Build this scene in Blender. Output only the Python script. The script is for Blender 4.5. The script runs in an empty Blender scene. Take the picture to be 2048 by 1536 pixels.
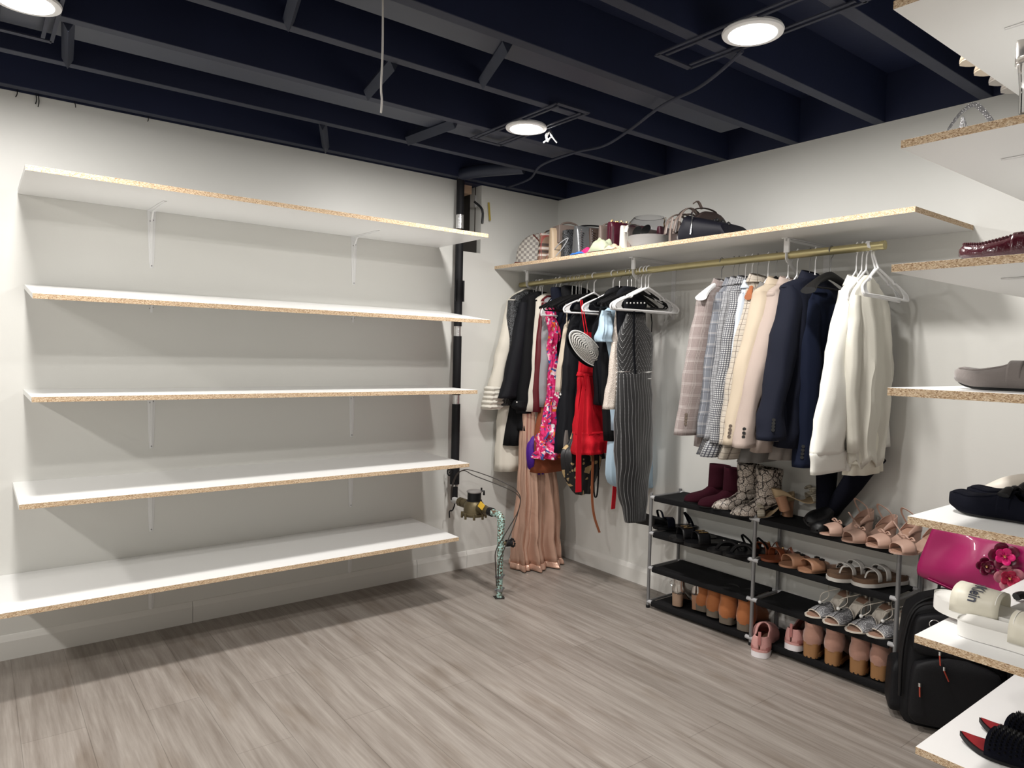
import bpy, math, random
from mathutils import Vector, Matrix, noise
random.seed(7)
PI = math.pi
D = bpy.data
COL = bpy.context.scene.collection
SC = bpy.context.scene
# ---------------------------------------------------------------- camera
CAM = Vector((-2.99344, -3.44984, 1.28656))
YAW, PIT, ROL, FPX = math.radians(52.4379), math.radians(-2.4883), math.radians(1.354), 1404.17
_f = Vector((math.cos(PIT)*math.cos(YAW), math.cos(PIT)*math.sin(YAW), math.sin(PIT)))
_r = Vector((math.sin(YAW), -math.cos(YAW), 0)); _u = _r.cross(_f)
R2 = _r*math.cos(ROL)+_u*math.sin(ROL); U2 = _u*math.cos(ROL)-_r*math.sin(ROL)
cam = D.objects.new('camera', D.cameras.new('camera')); COL.objects.link(cam)
cam.matrix_world = Matrix(((R2.x, U2.x, -_f.x, CAM.x), (R2.y, U2.y, -_f.y, CAM.y), (R2.z, U2.z, -_f.z, CAM.z), (0, 0, 0, 1)))
cam.data.sensor_width = 36; cam.data.lens = FPX/2048*36; cam.data.clip_start = .02
SC.camera = cam
# ---------------------------------------------------------------- world, exposure
w = D.worlds.new('world'); SC.world = w; w.use_nodes = True
w.node_tree.nodes['Background'].inputs[0].default_value = (.75, .8, .9, 1)
w.node_tree.nodes['Background'].inputs[1].default_value = .05
SC.view_settings.view_transform = 'Standard'; SC.view_settings.look = 'None'
SC.view_settings.exposure = 0.0; SC.view_settings.gamma = 1.0
LIGHT_W = 22.5
LIGHTS = [(-1.08, -1.02), (-1.13, -2.17), (-2.865, -.95), (-2.95, -2.45), (-4.5, -.9), (-4.5, -2.5)]
# ---------------------------------------------------------------- helpers
def P(x, y, X=None, Y=None, Z=None):
    d = _f + R2*((x-1024)/FPX) - U2*((y-768)/FPX)
    t = (X-CAM.x)/d.x if X is not None else (Y-CAM.y)/d.y if Y is not None else (Z-CAM.z)/d.z
    return CAM + d*t
def proj(p):
    v = Vector(p)-CAM; z = v.dot(_f)
    return (1024+FPX*v.dot(R2)/z, 768-FPX*v.dot(U2)/z)
def cr(tab, t):
    n = len(tab)
    if t <= tab[0][0]: return tab[0][1]
    if t >= tab[-1][0]: return tab[-1][1]
    for i in range(n-1):
        if t <= tab[i+1][0]:
            x0, y0 = tab[i]; x1, y1 = tab[i+1]; h = x1-x0; s = (t-x0)/h
            m0 = (y1-tab[i-1][1])/(x1-tab[i-1][0])*h if i > 0 else (y1-y0)
            m1 = (tab[i+2][1]-y0)/(tab[i+2][0]-x0)*h if i+2 < n else (y1-y0)
            return (2*s**3-3*s*s+1)*y0+(s**3-2*s*s+s)*m0+(-2*s**3+3*s*s)*y1+(s**3-s*s)*m1
def smooth_path(pts, k=6):
    pts = [Vector(p) for p in pts]
    if len(pts) < 3: return pts
    out = []
    for i in range(len(pts)-1):
        p0 = pts[max(i-1, 0)]; p1 = pts[i]; p2 = pts[i+1]; p3 = pts[min(i+2, len(pts)-1)]
        for j in range(k):
            s = j/k
            out.append(.5*((2*p1)+(p2-p0)*s+(2*p0-5*p1+4*p2-p3)*s*s+(3*p1-3*p2+p3-p0)*s**3))
    out.append(pts[-1]); return out
class MB:
    def __init__(s): s.V = []; s.F = []; s.M = []; s.U = []; s.x = Matrix.Identity(4)
    def v(s, p): s.V.append(tuple(s.x @ Vector(p))); return len(s.V)-1
    def f(s, idx, m=0, uv=None): s.F.append(tuple(idx)); s.M.append(m); s.U.append(uv)
    def box(s, lo, hi, m=0, R=None):
        lo = Vector(lo); hi = Vector(hi)
        b = [s.v((R @ Vector(q) if R else q)) for q in [(x, y, z) for z in (lo.z, hi.z) for y in (lo.y, hi.y) for x in (lo.x, hi.x)]]
        mm = m if isinstance(m, (list, tuple)) else [m]*6   # -z,+z,-y,+y,-x,+x
        for k, q in enumerate(((0, 2, 3, 1), (4, 5, 7, 6), (0, 1, 5, 4), (2, 6, 7, 3), (0, 4, 6, 2), (1, 3, 7, 5))):
            s.f([b[i] for i in q], mm[k])
        return s
    def loft(s, rings, m=0, cap=(1, 1), closed=True):
        n = len(rings[0]); ids = [[s.v(p) for p in r] for r in rings]
        R0 = [Vector(p) for p in rings[len(rings)//2]]
        us = [0]
        for i in range(n): us.append(us[-1]+(R0[(i+1) % n]-R0[i]).length)
        vs = [0]
        for a, b in zip(rings, rings[1:]): vs.append(vs[-1]+sum((Vector(a[i])-Vector(b[i])).length for i in (0, n//4, n//2, 3*n//4))/4)
        for j in range(len(rings)-1):
            for i in range(n if closed else n-1):
                k = (i+1) % n
                s.f((ids[j][i], ids[j][k], ids[j+1][k], ids[j+1][i]), m, ((us[i], vs[j]), (us[i+1], vs[j]), (us[i+1], vs[j+1]), (us[i], vs[j+1])))
        if closed and cap[0]: s.f(ids[0][::-1], m)
        if closed and cap[1]: s.f(ids[-1], m)
        return s
    def tube(s, path, r, n=8, m=0, cap=(1, 1), sm=0):
        path = smooth_path(path, sm) if sm else [Vector(p) for p in path]
        rings = []; N = len(path); up = None
        for i, p in enumerate(path):
            t = (path[min(i+1, N-1)]-path[max(i-1, 0)])
            t = t.normalized() if t.length > 1e-9 else Vector((0, 0, 1))
            if up is None: up = Vector((0, 0, 1)) if abs(t.z) < .9 else Vector((1, 0, 0))
            a = t.cross(up)
            if a.length < 1e-6: a = t.cross(Vector((.3, 1, .2)))
            a.normalize(); b = a.cross(t).normalized(); up = b
            rr = r(i/(N-1)) if callable(r) else r
            ra, rb = rr if isinstance(rr, tuple) else (rr, rr)
            rings.append([p+a*math.cos(2*PI*k/n)*ra+b*math.sin(2*PI*k/n)*rb for k in range(n)])
        return s.loft(rings, m, cap)
    def lathe(s, prof, c=(0, 0, 0), n=24, m=0, cap=(1, 1)):
        c = Vector(c)
        return s.loft([[c+Vector((r*math.cos(2*PI*k/n), r*math.sin(2*PI*k/n), z)) for k in range(n)] for r, z in prof], m, cap)
    def ball(s, c, r, m=0, n=8):
        c = Vector(c); k = n//2
        return s.loft([[c+Vector((r*math.sin(PI*j/k)*math.cos(2*PI*i/n)+1e-5, r*math.sin(PI*j/k)*math.sin(2*PI*i/n), -r*math.cos(PI*j/k))) for i in range(n)] for j in range(k+1)], m, (0, 0))
    def prism(s, pts, lo, hi, axis='z', m=0, me=None):
        def q(a, b, h): return (a, b, h) if axis == 'z' else (a, h, b) if axis == 'y' else (h, a, b)
        A = [s.v(q(a, b, lo)) for a, b in pts]; B = [s.v(q(a, b, hi)) for a, b in pts]; n = len(pts)
        s.f(A[::-1], m); s.f(B, m)
        for i in range(n): s.f((A[i], A[(i+1) % n], B[(i+1) % n], B[i]), m if me is None else me)
        return s
    def build(s, name, mats, parent=None, loc=(0, 0, 0), rz=0, smooth=True, solid=0, bevel=0, sub=0, **kw):
        me = D.meshes.new(name); me.from_pydata(s.V, [], s.F); 
        for m in (mats if isinstance(mats, (list, tuple)) else [mats]): me.materials.append(m)
        me.polygons.foreach_set('material_index', s.M)
        if any(u for u in s.U):
            uvl = me.uv_layers.new(name='UVMap').data; k = 0
            for fc, u in zip(s.F, s.U):
                for i in range(len(fc)):
                    if u: uvl[k].uv = u[i]
                    k += 1
        me.validate(); me.update()
        import bmesh
        b = bmesh.new(); b.from_mesh(me); bmesh.ops.recalc_face_normals(b, faces=b.faces); b.to_mesh(me); b.free()
        if smooth: me.polygons.foreach_set('use_smooth', [True]*len(me.polygons))
        o = D.objects.new(name, me); COL.objects.link(o)
        if parent: o.parent = parent
        o.location = loc; o.rotation_euler = (0, 0, rz)
        if bevel:
            q = o.modifiers.new('bevel', 'BEVEL'); q.width = bevel; q.segments = 2; q.limit_method = 'ANGLE'
        if solid:
            q = o.modifiers.new('solid', 'SOLIDIFY'); q.thickness = solid; q.offset = 0
        if sub:
            q = o.modifiers.new('sub', 'SUBSURF'); q.levels = sub; q.render_levels = sub
        if smooth and not sub:
            try: me.set_sharp_from_angle(angle=math.radians(40))
            except Exception: pass
        return tag(o, **kw)
def tag(o, label=None, cat=None, group=None, kind=None):
    if label: o['label'] = label
    if cat: o['category'] = cat
    if group: o['group'] = group
    if kind: o['kind'] = kind
    return o
def thing(name, label, cat, loc=(0, 0, 0), rz=0, group=None, rot=None):
    o = D.objects.new(name, None); COL.objects.link(o); o.location = loc
    o.rotation_euler = rot if rot else (0, 0, rz); o.empty_display_size = .05
    return tag(o, label, cat, group)
def dup(root, loc=None, rz=None, label=None, group=None, rot=None, scale=None):
    def cp(o, par):
        c = o.copy(); COL.objects.link(c); c.parent = par
        for ch in kids.get(o.name, []): cp(ch, c)
        return c
    kids = {}
    def gather(o):
        kids[o.name] = [c for c in D.objects if c.parent == o]
        for c in kids[o.name]: gather(c)
    gather(root)
    r = cp(root, None)
    if loc is not None: r.location = loc
    if rz is not None: r.rotation_euler = (0, 0, rz)
    if rot is not None: r.rotation_euler = rot
    if scale is not None: r.scale = scale
    if label: r['label'] = label
    if group: r['group'] = group
    return r
# ---------------------------------------------------------------- materials
_m = {}
def mat(name, c=(.5, .5, .5), rough=.6, metal=0, sheen=0, bump=0, bscale=200, var=0, vscale=8, coat=0, trans=0, spec=.5, ior=1.45, em=0):
    if name in _m: return _m[name]
    m = D.materials.new(name); m.use_nodes = True; nt = m.node_tree; b = nt.nodes['Principled BSDF']
    b.inputs['Base Color'].default_value = (*c, 1); b.inputs['Roughness'].default_value = rough; b.inputs['Metallic'].default_value = metal
    b.inputs['Sheen Weight'].default_value = sheen; b.inputs['Coat Weight'].default_value = coat; b.inputs['Specular IOR Level'].default_value = spec
    b.inputs['Transmission Weight'].default_value = trans; b.inputs['IOR'].default_value = ior
    if em: b.inputs['Emission Color'].default_value = (*c, 1); b.inputs['Emission Strength'].default_value = em
    tc = nt.nodes.new('ShaderNodeTexCoord')
    if bump:
        n = nt.nodes.new('ShaderNodeTexNoise'); n.inputs['Scale'].default_value = bscale; n.inputs['Detail'].default_value = 3
        bp = nt.nodes.new('ShaderNodeBump'); bp.inputs['Strength'].default_value = bump; bp.inputs['Distance'].default_value = .002
        nt.links.new(tc.outputs['Object'], n.inputs['Vector']); nt.links.new(n.outputs['Fac'], bp.inputs['Height']); nt.links.new(bp.outputs['Normal'], b.inputs['Normal'])
    if var:
        n = nt.nodes.new('ShaderNodeTexNoise'); n.inputs['Scale'].default_value = vscale; n.inputs['Detail'].default_value = 4
        x = nt.nodes.new('ShaderNodeMix'); x.data_type = 'RGBA'
        x.inputs[6].default_value = (*[q*(1-var) for q in c], 1); x.inputs[7].default_value = (*[min(1, q*(1+var)) for q in c], 1)
        nt.links.new(tc.outputs['Object'], n.inputs['Vector']); nt.links.new(n.outputs['Fac'], x.inputs[0]); nt.links.new(x.outputs[2], b.inputs['Base Color'])
    _m[name] = m; return m
class NT:
    def __init__(s, name, rough=.7, metal=0, sheen=0, coat=0):
        s.m = D.materials.new(name); s.m.use_nodes = True; s.nt = s.m.node_tree; s.b = s.nt.nodes['Principled BSDF']
        s.b.inputs['Roughness'].default_value = rough; s.b.inputs['Metallic'].default_value = metal
        s.b.inputs['Sheen Weight'].default_value = sheen; s.b.inputs['Coat Weight'].default_value = coat
        s.tc = s.nt.nodes.new('ShaderNodeTexCoord'); _m[name] = s.m
    def N(s, typ, **kw):
        n = s.nt.nodes.new('ShaderNode'+typ)
        for k, v in kw.items(): setattr(n, k, v)
        return n
    def L(s, a, b): s.nt.links.new(a, b)
    def math(s, op, a, b=None, c=None):
        n = s.N('Math', operation=op)
        for i, q in enumerate((a, b, c)):
            if q is None: continue
            if isinstance(q, (int, float)): n.inputs[i].default_value = q
            else: s.L(q, n.inputs[i])
        return n.outputs[0]
    def mix(s, f, a, b):
        n = s.N('Mix', data_type='RGBA')
        for i, q in ((0, f), (6, a), (7, b)):
            if isinstance(q, (int, float)): n.inputs[i].default_value = q
            elif isinstance(q, tuple): n.inputs[i].default_value = (*q, 1)
            else: s.L(q, n.inputs[i])
        return n.outputs[2]
    def map(s, src='Object', scale=(1, 1, 1), rot=(0, 0, 0), loc=(0, 0, 0)):
        n = s.N('Mapping'); n.inputs['Scale'].default_value = scale; n.inputs['Rotation'].default_value = rot; n.inputs['Location'].default_value = loc
        s.L(s.tc.outputs[src], n.inputs[0]); return n.outputs[0]
    def noise(s, vec, scale=5, detail=3, rough=.5):
        n = s.N('TexNoise'); n.inputs['Scale'].default_value = scale; n.inputs['Detail'].default_value = detail; n.inputs['Roughness'].default_value = rough
        s.L(vec, n.inputs['Vector']); return n.outputs['Fac']
    def voro(s, vec, scale=50, out='Distance', feature='F1', rnd=1):
        n = s.N('TexVoronoi', feature=feature); n.inputs['Scale'].default_value = scale; n.inputs['Randomness'].default_value = rnd; s.L(vec, n.inputs['Vector']); return n.outputs[out]
    def ramp(s, f, stops, interp='LINEAR'):
        n = s.N('ValToRGB'); n.color_ramp.interpolation = interp; e = n.color_ramp.elements
        while len(e) < len(stops): e.new(.5)
        for q, (p, c) in zip(e, stops): q.position = p; q.color = (*c, 1)
        s.L(f, n.inputs[0]); return n.outputs[0]
    def sep(s, v):
        n = s.N('SeparateXYZ'); s.L(v, n.inputs[0]); return n.outputs
    def line(s, u, period, width, off=0):      # 1 on a stripe of given width
        a = s.math('FRACT', s.math('ADD', s.math('DIVIDE', u, period), off))
        return s.math('LESS_THAN', a, width/period)
    def out(s, col, bump=None, strength=.3, dist=.002):
        s.L(col, s.b.inputs['Base Color'])
        if bump is not None:
            q = s.N('Bump'); q.inputs['Strength'].default_value = strength; q.inputs['Distance'].default_value = dist
            s.L(bump, q.inputs['Height']); s.L(q.outputs[0], s.b.inputs['Normal'])
        return s.m
# wall paint
n = NT('wall_paint', .42); v = n.map()
WALL = n.out(n.mix(n.noise(v, 1.2, 3), (.68, .68, .65), (.72, .715, .685)), n.noise(v, 90, 3), .06, .003)
n = NT('laminate_floor', .42)
v = n.map(rot=(0, 0, PI/2)); br = n.N('TexBrick'); br.offset = .37
for k, q in (('Scale', 1), ('Mortar Size', .0012), ('Brick Width', 1.22), ('Row Height', .18), ('Bias', 0)): br.inputs[k].default_value = q
br.inputs['Color1'].default_value = (.285, .258, .232, 1); br.inputs['Color2'].default_value = (.32, .29, .262, 1); br.inputs['Mortar'].default_value = (.2, .18, .16, 1)
n.L(v, br.inputs['Vector'])
g1 = n.noise(n.map(scale=(26, 1.6, 1)), 1.0, 6, .6); g2 = n.noise(n.map(scale=(120, 5, 1)), 1.0, 4, .6); g3 = n.noise(n.map(scale=(9, 2.2, 1), loc=(3, 5, 0)), 1, 3)
c = n.mix(n.ramp(g1, [(.35, (0, 0, 0)), (.62, (1, 1, 1))]), (.72, .69, .67), (1.06, 1.06, 1.06)); 
mm = n.N('Mix', data_type='RGBA', blend_type='MULTIPLY'); mm.inputs[0].default_value = 1; n.L(br.outputs['Color'], mm.inputs[6]); n.L(c, mm.inputs[7])
c2 = n.mix(n.ramp(g2, [(.3, (0, 0, 0)), (.7, (1, 1, 1))]), (.86, .84, .83), (1.1, 1.1, 1.1))
m2 = n.N('Mix', data_type='RGBA', blend_type='MULTIPLY'); m2.inputs[0].default_value = 1; n.L(mm.outputs[2], m2.inputs[6]); n.L(c2, m2.inputs[7])
c3 = n.mix(n.ramp(g3, [(.3, (0, 0, 0)), (.45, (1, 1, 1))]), (.78, .74, .7), (1, 1, 1))
m3 = n.N('Mix', data_type='RGBA', blend_type='MULTIPLY'); m3.inputs[0].default_value = 1; n.L(m2.outputs[2], m3.inputs[6]); n.L(c3, m3.inputs[7])
FLOOR = n.out(m3.outputs[2], g2, .12, .001)
n = NT('particle_board', .85); v = n.map(scale=(1, 1, 2.2))
f1 = n.voro(v, 300, 'Color'); s1 = n.sep(f1)
c = n.ramp(s1[0], [(0, (.26, .15, .08)), (.15, (.44, .29, .17)), (.45, (.60, .44, .28)), (.8, (.72, .56, .39)), (1, (.82, .69, .52))])
CHIP = n.out(c, s1[1], .5, .002)
MEL = mat('white_melamine', (.82, .82, .81), .35)
WHITEM = mat('white_enamel', (.8, .8, .8), .35, bump=.05)
BASEB = mat('baseboard_paint', (.72, .71, .68), .4)
NAVY = mat('navy_ceiling_paint', (.0115, .0165, .046), .55, bump=.2, bscale=60, var=.3, vscale=3)
JOIST = mat('dusty_lit_navy_wood', (.023, .027, .046), .7, bump=.3, bscale=40, var=.35, vscale=6)  # undersides paler than the bays: dust and floor bounce put into the colour
NAVY2 = mat('navy_sheet_metal', (.02, .025, .045), .5, var=.2)
BLACKF = mat('black_fabric', (.007, .007, .008), .85, spec=.25, bump=.3, bscale=400)
BLK = mat('black_plastic', (.006, .006, .007), .4, spec=.35)
BLKL = mat('black_leather', (.005, .005, .006), .42, spec=.35, bump=.2, bscale=150)
SUEDE_B = mat('black_suede', (.004, .0045, .009), .95, spec=.12, bump=.3, bscale=300)
CHROME = mat('chrome', (.75, .75, .75), .2, 1)
GOLD = mat('gold_metal', (.8, .55, .25), .25, 1)
BRASS = mat('brass_rod', (.5, .44, .24), .38, .75, var=.12, vscale=30)
GREY_T = mat('grey_steel_tube', (.22, .22, .225), .42, .4)
WPL = mat('white_plastic', (.82, .82, .83), .3)
FOAM = mat('black_pipe_foam', (.010, .010, .012), .6, spec=.3, bump=.4, bscale=60)
TAPE = mat('silver_tape', (.75, .75, .75), .28, .85, bump=1, bscale=90)
# ---------------------------------------------------------------- room shell
H = 2.2745; XL, YB = -5.2, -4.4
def S(name, mb, m, **k): return mb.build(name, m, smooth=k.pop('smooth', False), kind='structure', **k)
S('floor', MB().box((XL, YB, -.1), (0, .0, 0)), FLOOR)
S('wall_right', MB().box((0, YB, 0), (.12, .12, H)), WALL)
# left wall with the cut-out beside the pipe
ox0, ox1, oz = -.75, -.60, 1.875
wl = MB().box((XL, 0, 0), (ox0, .12, H)).box((ox0, 0, 0), (ox1, .12, oz)).box((ox1, 0, 0), (0, .12, H))
S('wall_left', wl, WALL)
S('wall_back', MB().box((XL, YB-.12, 0), (.12, YB, H)), WALL)
S('wall_side', MB().box((XL-.12, YB, 0), (XL, .12, H)), WALL)
S('wall_front', MB().box((-1.3, -3.30, 0), (-.001, -3.17, H)), WALL)
bb = [(0, 0), (-.014, 0), (-.014, .075), (-.008, .09), (-.004, .098), (0, .1)]
S('baseboard_left', MB().prism([(y, z) for y, z in bb], -2.19, -1.0, 'x'), BASEB)
S('baseboard_left_far', MB().prism([(y, z) for y, z in bb], -.998, -.66, 'x'), BASEB)
S('baseboard_left_near', MB().prism([(y, z) for y, z in bb], XL, -2.192, 'x'), BASEB)
S('baseboard_corner', MB().prism([(y, z) for y, z in bb], -.658, -.015, 'x'), BASEB)
S('baseboard_right', MB().prism([(y, z) for y, z in bb], -3.17, 0, 'y'), BASEB)
# ceiling
ce = S('ceiling', MB().box((XL, YB, H+.2), (.12, .12, H+.24)), NAVY)
S('trim_1', MB().box((XL, 0.0, H+.001), (0, .12, H+.2)), NAVY)
S('trim_2', MB().box((0.0, YB, H+.001), (.12, .12, H+.2)), NAVY)
for k, y in enumerate((-.055, -.452, -.86, -1.257, -1.638, -2.019, -2.405, -2.79, -3.175, -3.56, -3.945)):
    MB().box((XL, y-.022, H), (0, y+.022, H+.2), [1, 0, 0, 0, 0, 0]).build('joist', [NAVY, JOIST], ce, smooth=False, bevel=.002)
def strut(a, b, wd=.018, z=H+.012, hh=.035):
    a = Vector((*a, z)); b = Vector((*b, z)); MB().tube([a, b], (wd, hh), 4, cap=(1, 1)).build('blocking', NAVY2, ce, smooth=False)
for a, b in (((-2.75, -.83), (-2.72, -.48)), ((-1.76, -.43), (-1.60, -.08)), ((-1.33, -.84), (-1.36, -.48)), ((-1.62, -1.6), (-1.5, -1.29)), ((-1.83, -1.23), (-1.77, -.9)), ((-2.3, -1.62), (-2.22, -1.28))): strut(a, b)
def duct(y0, y1, x0, x1):
    MB().box((x0, y0, H+.018), (x1, y1, H+.15)).build('air_duct', NAVY2, smooth=False, bevel=.006,
        label='flat dark blue duct between the joists over the %s' % ('left shelves' if y0 > -1 else 'middle of the room'), cat='duct')
duct(-.835, -.66, XL+.05, -.62); duct(-1.61, -1.475, XL+.05, -.33)
# lights
LRING = mat('lamp_trim_white', (.85, .85, .85), .4)
LDIFF = mat('lamp_diffuser', (1, .97, .93), .5, em=9)
pos = ['over the hanging rods and handbag shelf', 'nearest the right hand shelves', 'at the upper left corner', 'behind the viewer', 'far left out of view', 'far back out of view']
for i, (x, y) in enumerate(LIGHTS):
    t = thing('ceiling_light', 'round white glowing wafer ceiling light '+pos[i], 'ceiling light', (x, y, H-.012), 0, 'round ceiling lights')
    MB().lathe([(.066, -.004), (.088, -.002), (.09, .004), (.086, .012), (.03, .014)], n=40).build('trim_ring', LRING, t)
    MB().lathe([(.0002, -.0045), (.07, -.0045), (.07, .002)], n=40, cap=(1, 0)).build('diffuser', LDIFF, t)
    L = D.lights.new('lamp', 'AREA'); L.shape = 'DISK'; L.size = .135; L.energy = LIGHT_W; L.color = (1, .965, .92)
    o = D.objects.new('lamp', L); COL.objects.link(o); o.parent = t; o.location = (0, 0, -.006)
for i, (x, y) in enumerate(LIGHTS[:3]):
    fr = MB(); a, b, w2 = .085, .30, .011
    for s in (-1, 1):
        fr.box((s*a-w2/2, -b, 0), (s*a+w2/2, b, .004)); fr.box((s*(a-.025)-w2/2, -b+.02, 0), (s*(a-.025)+w2/2, b-.02, .004))
        fr.box((-a, s*b-w2, 0), (a, s*b+w2, .004))
    fr.build('mounting_plate', JOIST, loc=(x, y, H-.0045), smooth=False, label='thin metal mounting frame around the light '+pos[i], cat='mounting frame', group='light mounting frames')
# cable and pull string
MB().tube([(-1.05, -2.08, 2.262), (-.97, -1.93, 2.258), (-.9, -1.78, 2.262), (-.87, -1.6, 2.258), (-.72, -1.28, 2.266), (-.66, -1.07, 2.26), (-.69, -.91, 2.258), (-.65, -.61, 2.264), (-.52, -.35, 2.262), (-.5, -.11, 2.258)], .006, 8, sm=6).build('electric_cable', JOIST, label='wavy painted cable stapled across the ceiling joists', cat='cable')
q = P(762, 226, Z=1.93)
MB().tube([(q.x, q.y, H-.001), (q.x+.002, q.y, 2.1), (q.x-.001, q.y, 2.0), (q.x+.002, q.y, 1.965), (q.x, q.y, 1.93)], .0028, 6, sm=4).build('pull_string', mat('string_beige', (.42, .4, .38), .8), label='thin pale pull string hanging from the dark ceiling', cat='string')
q = P(1103, 278, Z=2.24)
t = thing('cable_clip', 'torn silver wire bits beside the ceiling light over the hanging rods', 'wire', (-.965, -1.045, H))
for k in range(4):
    MB().tube([(0, 0, 0), (random.uniform(-.03, .03), random.uniform(-.03, .03), -.03), (random.uniform(-.04, .04), random.uniform(-.04, .04), -.06)], .004, 5, sm=3).build('wire_strand', TAPE, t)
# wires peeking over the left wall
for k, (a, b) in enumerate((((33, 180), (31, 194)), ((70, 188), (71, 208)), ((75, 189), (76, 214)), ((145, 203), (151, 215)), ((294, 232), (295, 243)), ((530, 278), (533, 282)))):
    p0 = P(*a, Y=-.004); p1 = P(*b, Y=-.004)
    MB().tube([p0+Vector((0, 0, .02)), (p0+p1)/2+Vector((.004, -.003, 0)), p1], .0018, 5, sm=3).build('stray_wire', BLK, label='short stray black wire at the top of the left wall, %s' % ['leftmost', 'second from left', 'third from left', 'fourth from left', 'fifth from left', 'right of the others'][k], cat='wire', group='stray wires over the left wall')
# inside the cut-out
S('wall_recess', MB().box((ox0-.1, .19, 1.8), (ox1+.1, .21, H+.2)), mat('raw_concrete', (.42, .41, .39), .9, bump=.5, bscale=40, var=.2))
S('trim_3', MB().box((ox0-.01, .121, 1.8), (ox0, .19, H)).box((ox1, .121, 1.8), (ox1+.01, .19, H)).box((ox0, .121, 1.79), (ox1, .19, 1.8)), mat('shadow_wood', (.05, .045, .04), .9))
q0 = P(920, 384, Y=.06); q1 = P(944, 368, Y=.06)
MB().box((q0.x, .06, q0.z), (q1.x, .18, q1.z)).build('wood_block', mat('raw_pine', (.55, .38, .26), .8, var=.2, vscale=20), smooth=False, bevel=.002, label='raw pine wood block inside the wall cut-out', cat='wood block')
qx = P(955, 430, Y=.065).x
MB().tube([(qx, .065, 1.88), (qx, .065, H+.1)], .019, 14).build('recess_pipe', mat('dark_pipe', (.05, .035, .03), .6, var=.4), label='dark brown pipe inside the wall cut-out', cat='pipe')
MB().tube([(qx, .065, P(955, 416, Y=.065).z), (qx, .065, P(955, 392, Y=.065).z)], .0225, 14).build('tape_wrap', mat('white_tape', (.6, .6, .6), .5, bump=.6, bscale=90), label='whitish tape wrapped around the pipe in the wall cut-out', cat='tape')
MB().box((-.749, .04, 1.876), (-.601, .115, 1.965)).build('dark_plank', mat('black_wood', (.025, .022, .02), .9), smooth=False, label='black plank end at the foot of the wall cut-out', cat='plank')  # near-black plank across the bottom of the cut-out
MB().tube([(-.655, -.005, 2.17), (-.6, -.01, 2.13), (-.598, -.01, 2.05)], .007, 8, sm=4).build('hanging_wire', BLK, label='black wire hanging out of the wall cut-out', cat='wire')
a = P(974, 405, Y=-.02); b = P(980, 441, Y=-.02)
MB().box((-.006, -.0015, 0), (.006, .0015, (a-b).length)).build('yellow_tag', mat('mustard_tag', (.42, .32, .06), .6), loc=b, smooth=False, label='mustard yellow tag hanging beside the wall cut-out', cat='tag').rotation_euler = (0, -.12, 0)
# ---------------------------------------------------------------- shelves
def board(name, x0, x1, y0, y1, z, label, faces, group, tilt=0, t=.019):
    mb = MB().box((0, 0, -t), (x1-x0, y1-y0, 0), faces)
    return mb.build(name, [MEL, CHIP], loc=(x0, y0, z), smooth=False, bevel=.0006, label=label, cat='shelf', group=group)
LSH = [('top', 1.8946, 0, 50, 977), ('second', 1.502, -.018, 65, 981), ('middle', 1.0953, 0, 63, 955), ('fourth', .7206, 0, 38, 939), ('lowest', .3466, 0, None, 918)]
DL = .4937
for nm, z, dz, pl, pr_ in LSH:
    yy = {50: 329, 65: 579, 63: 799, 38: 1010}.get(pl); 
    x0 = P(pl, yy, Y=-DL).x if pl else -2.95
    x1 = P(pr_, {977: 470, 981: 644, 955: 781, 939: 920, 918: 1073}[pr_], Y=-DL).x
    o = board('wall_shelf', x0, x1, -DL, -.001, z, 'long white shelf board with raw chipboard edge on left wall, %s of five' % nm, [0, 0, 1, 0, 0, 0], 'empty shelves on the left wall')
    if nm == 'second':
        o.rotation_euler = (math.atan2(.062, DL), 0, 0); o.location.z = 1.457
def bracket(mb_h=.25, arm=.28, brace=False):
    t = thing('shelf_bracket', 'x', 'bracket')
    def leg(L, ax):
        r = []
        for k in range(9):
            s = k/8; wv = (.021 if s < .12 else .021-.010*s)*(1 if s < .93 else .75); d = .0055 if ax == 'z' else .0055
            r.append((s*L, wv*.85, d*(1.3-.9*s)))
        return r
    va = MB(); rings = []
    for s, wv, d in leg(mb_h, 'z'):
        rings.append([(-wv, -.0015, -s), (-wv*.35, -.002, -s), (-wv*.3, -.0015-d, -s), (wv*.3, -.0015-d, -s), (wv*.35, -.002, -s), (wv, -.0015, -s), (wv, 0, -s), (-wv, 0, -s)])
    va = va.loft(rings).build('wall_leg', WHITEM, t, smooth=False, bevel=.0006)
    ra = []
    for s, wv, d in leg(arm, 'y'):
        ra.append([(-wv, -s, -.0015), (-wv*.35, -s, -.002), (-wv*.3, -s, -.0015-d), (wv*.3, -s, -.0015-d), (wv*.35, -s, -.002), (wv, -s, -.0015), (wv, -s, 0), (-wv, -s, 0)])
    MB().loft(ra).build('shelf_arm', WHITEM, t, smooth=False, bevel=.0006)
    MB().prism([(0, 0), (-.05, 0), (-.035, -.012), (-.012, -.035), (0, -.06)], -.0035, .0035, 'x').build('gusset', WHITEM, t, smooth=False)
    for p in ((-.006, -.0045, -.045), (.006, -.0045, -.04), (0, -.004, -mb_h+.01)):
        MB().tube([Vector(p), Vector(p)+Vector((0, -.0025, 0))], .0028, 8).build('screw', GREY_T, va)
    return t
BR = bracket()
first = True
for nm, z, dz, a, b in LSH:
    for side, x in (('left', -2.364), ('right', -1.405)):
        lb = 'white steel bracket under the %s left wall shelf, %s one' % (nm, side)
        zz = z-.0195 if nm != 'second' else 1.4935
        if first: t = BR; first = False; t.location = (x, -.0005, zz); t['label'] = lb; t['group'] = 'left wall shelf brackets'
        else: t = dup(BR, (x, -.0005, zz), label=lb)
        if nm == 'second': t.rotation_euler = (math.atan2(.062, DL), 0, 0)
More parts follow.
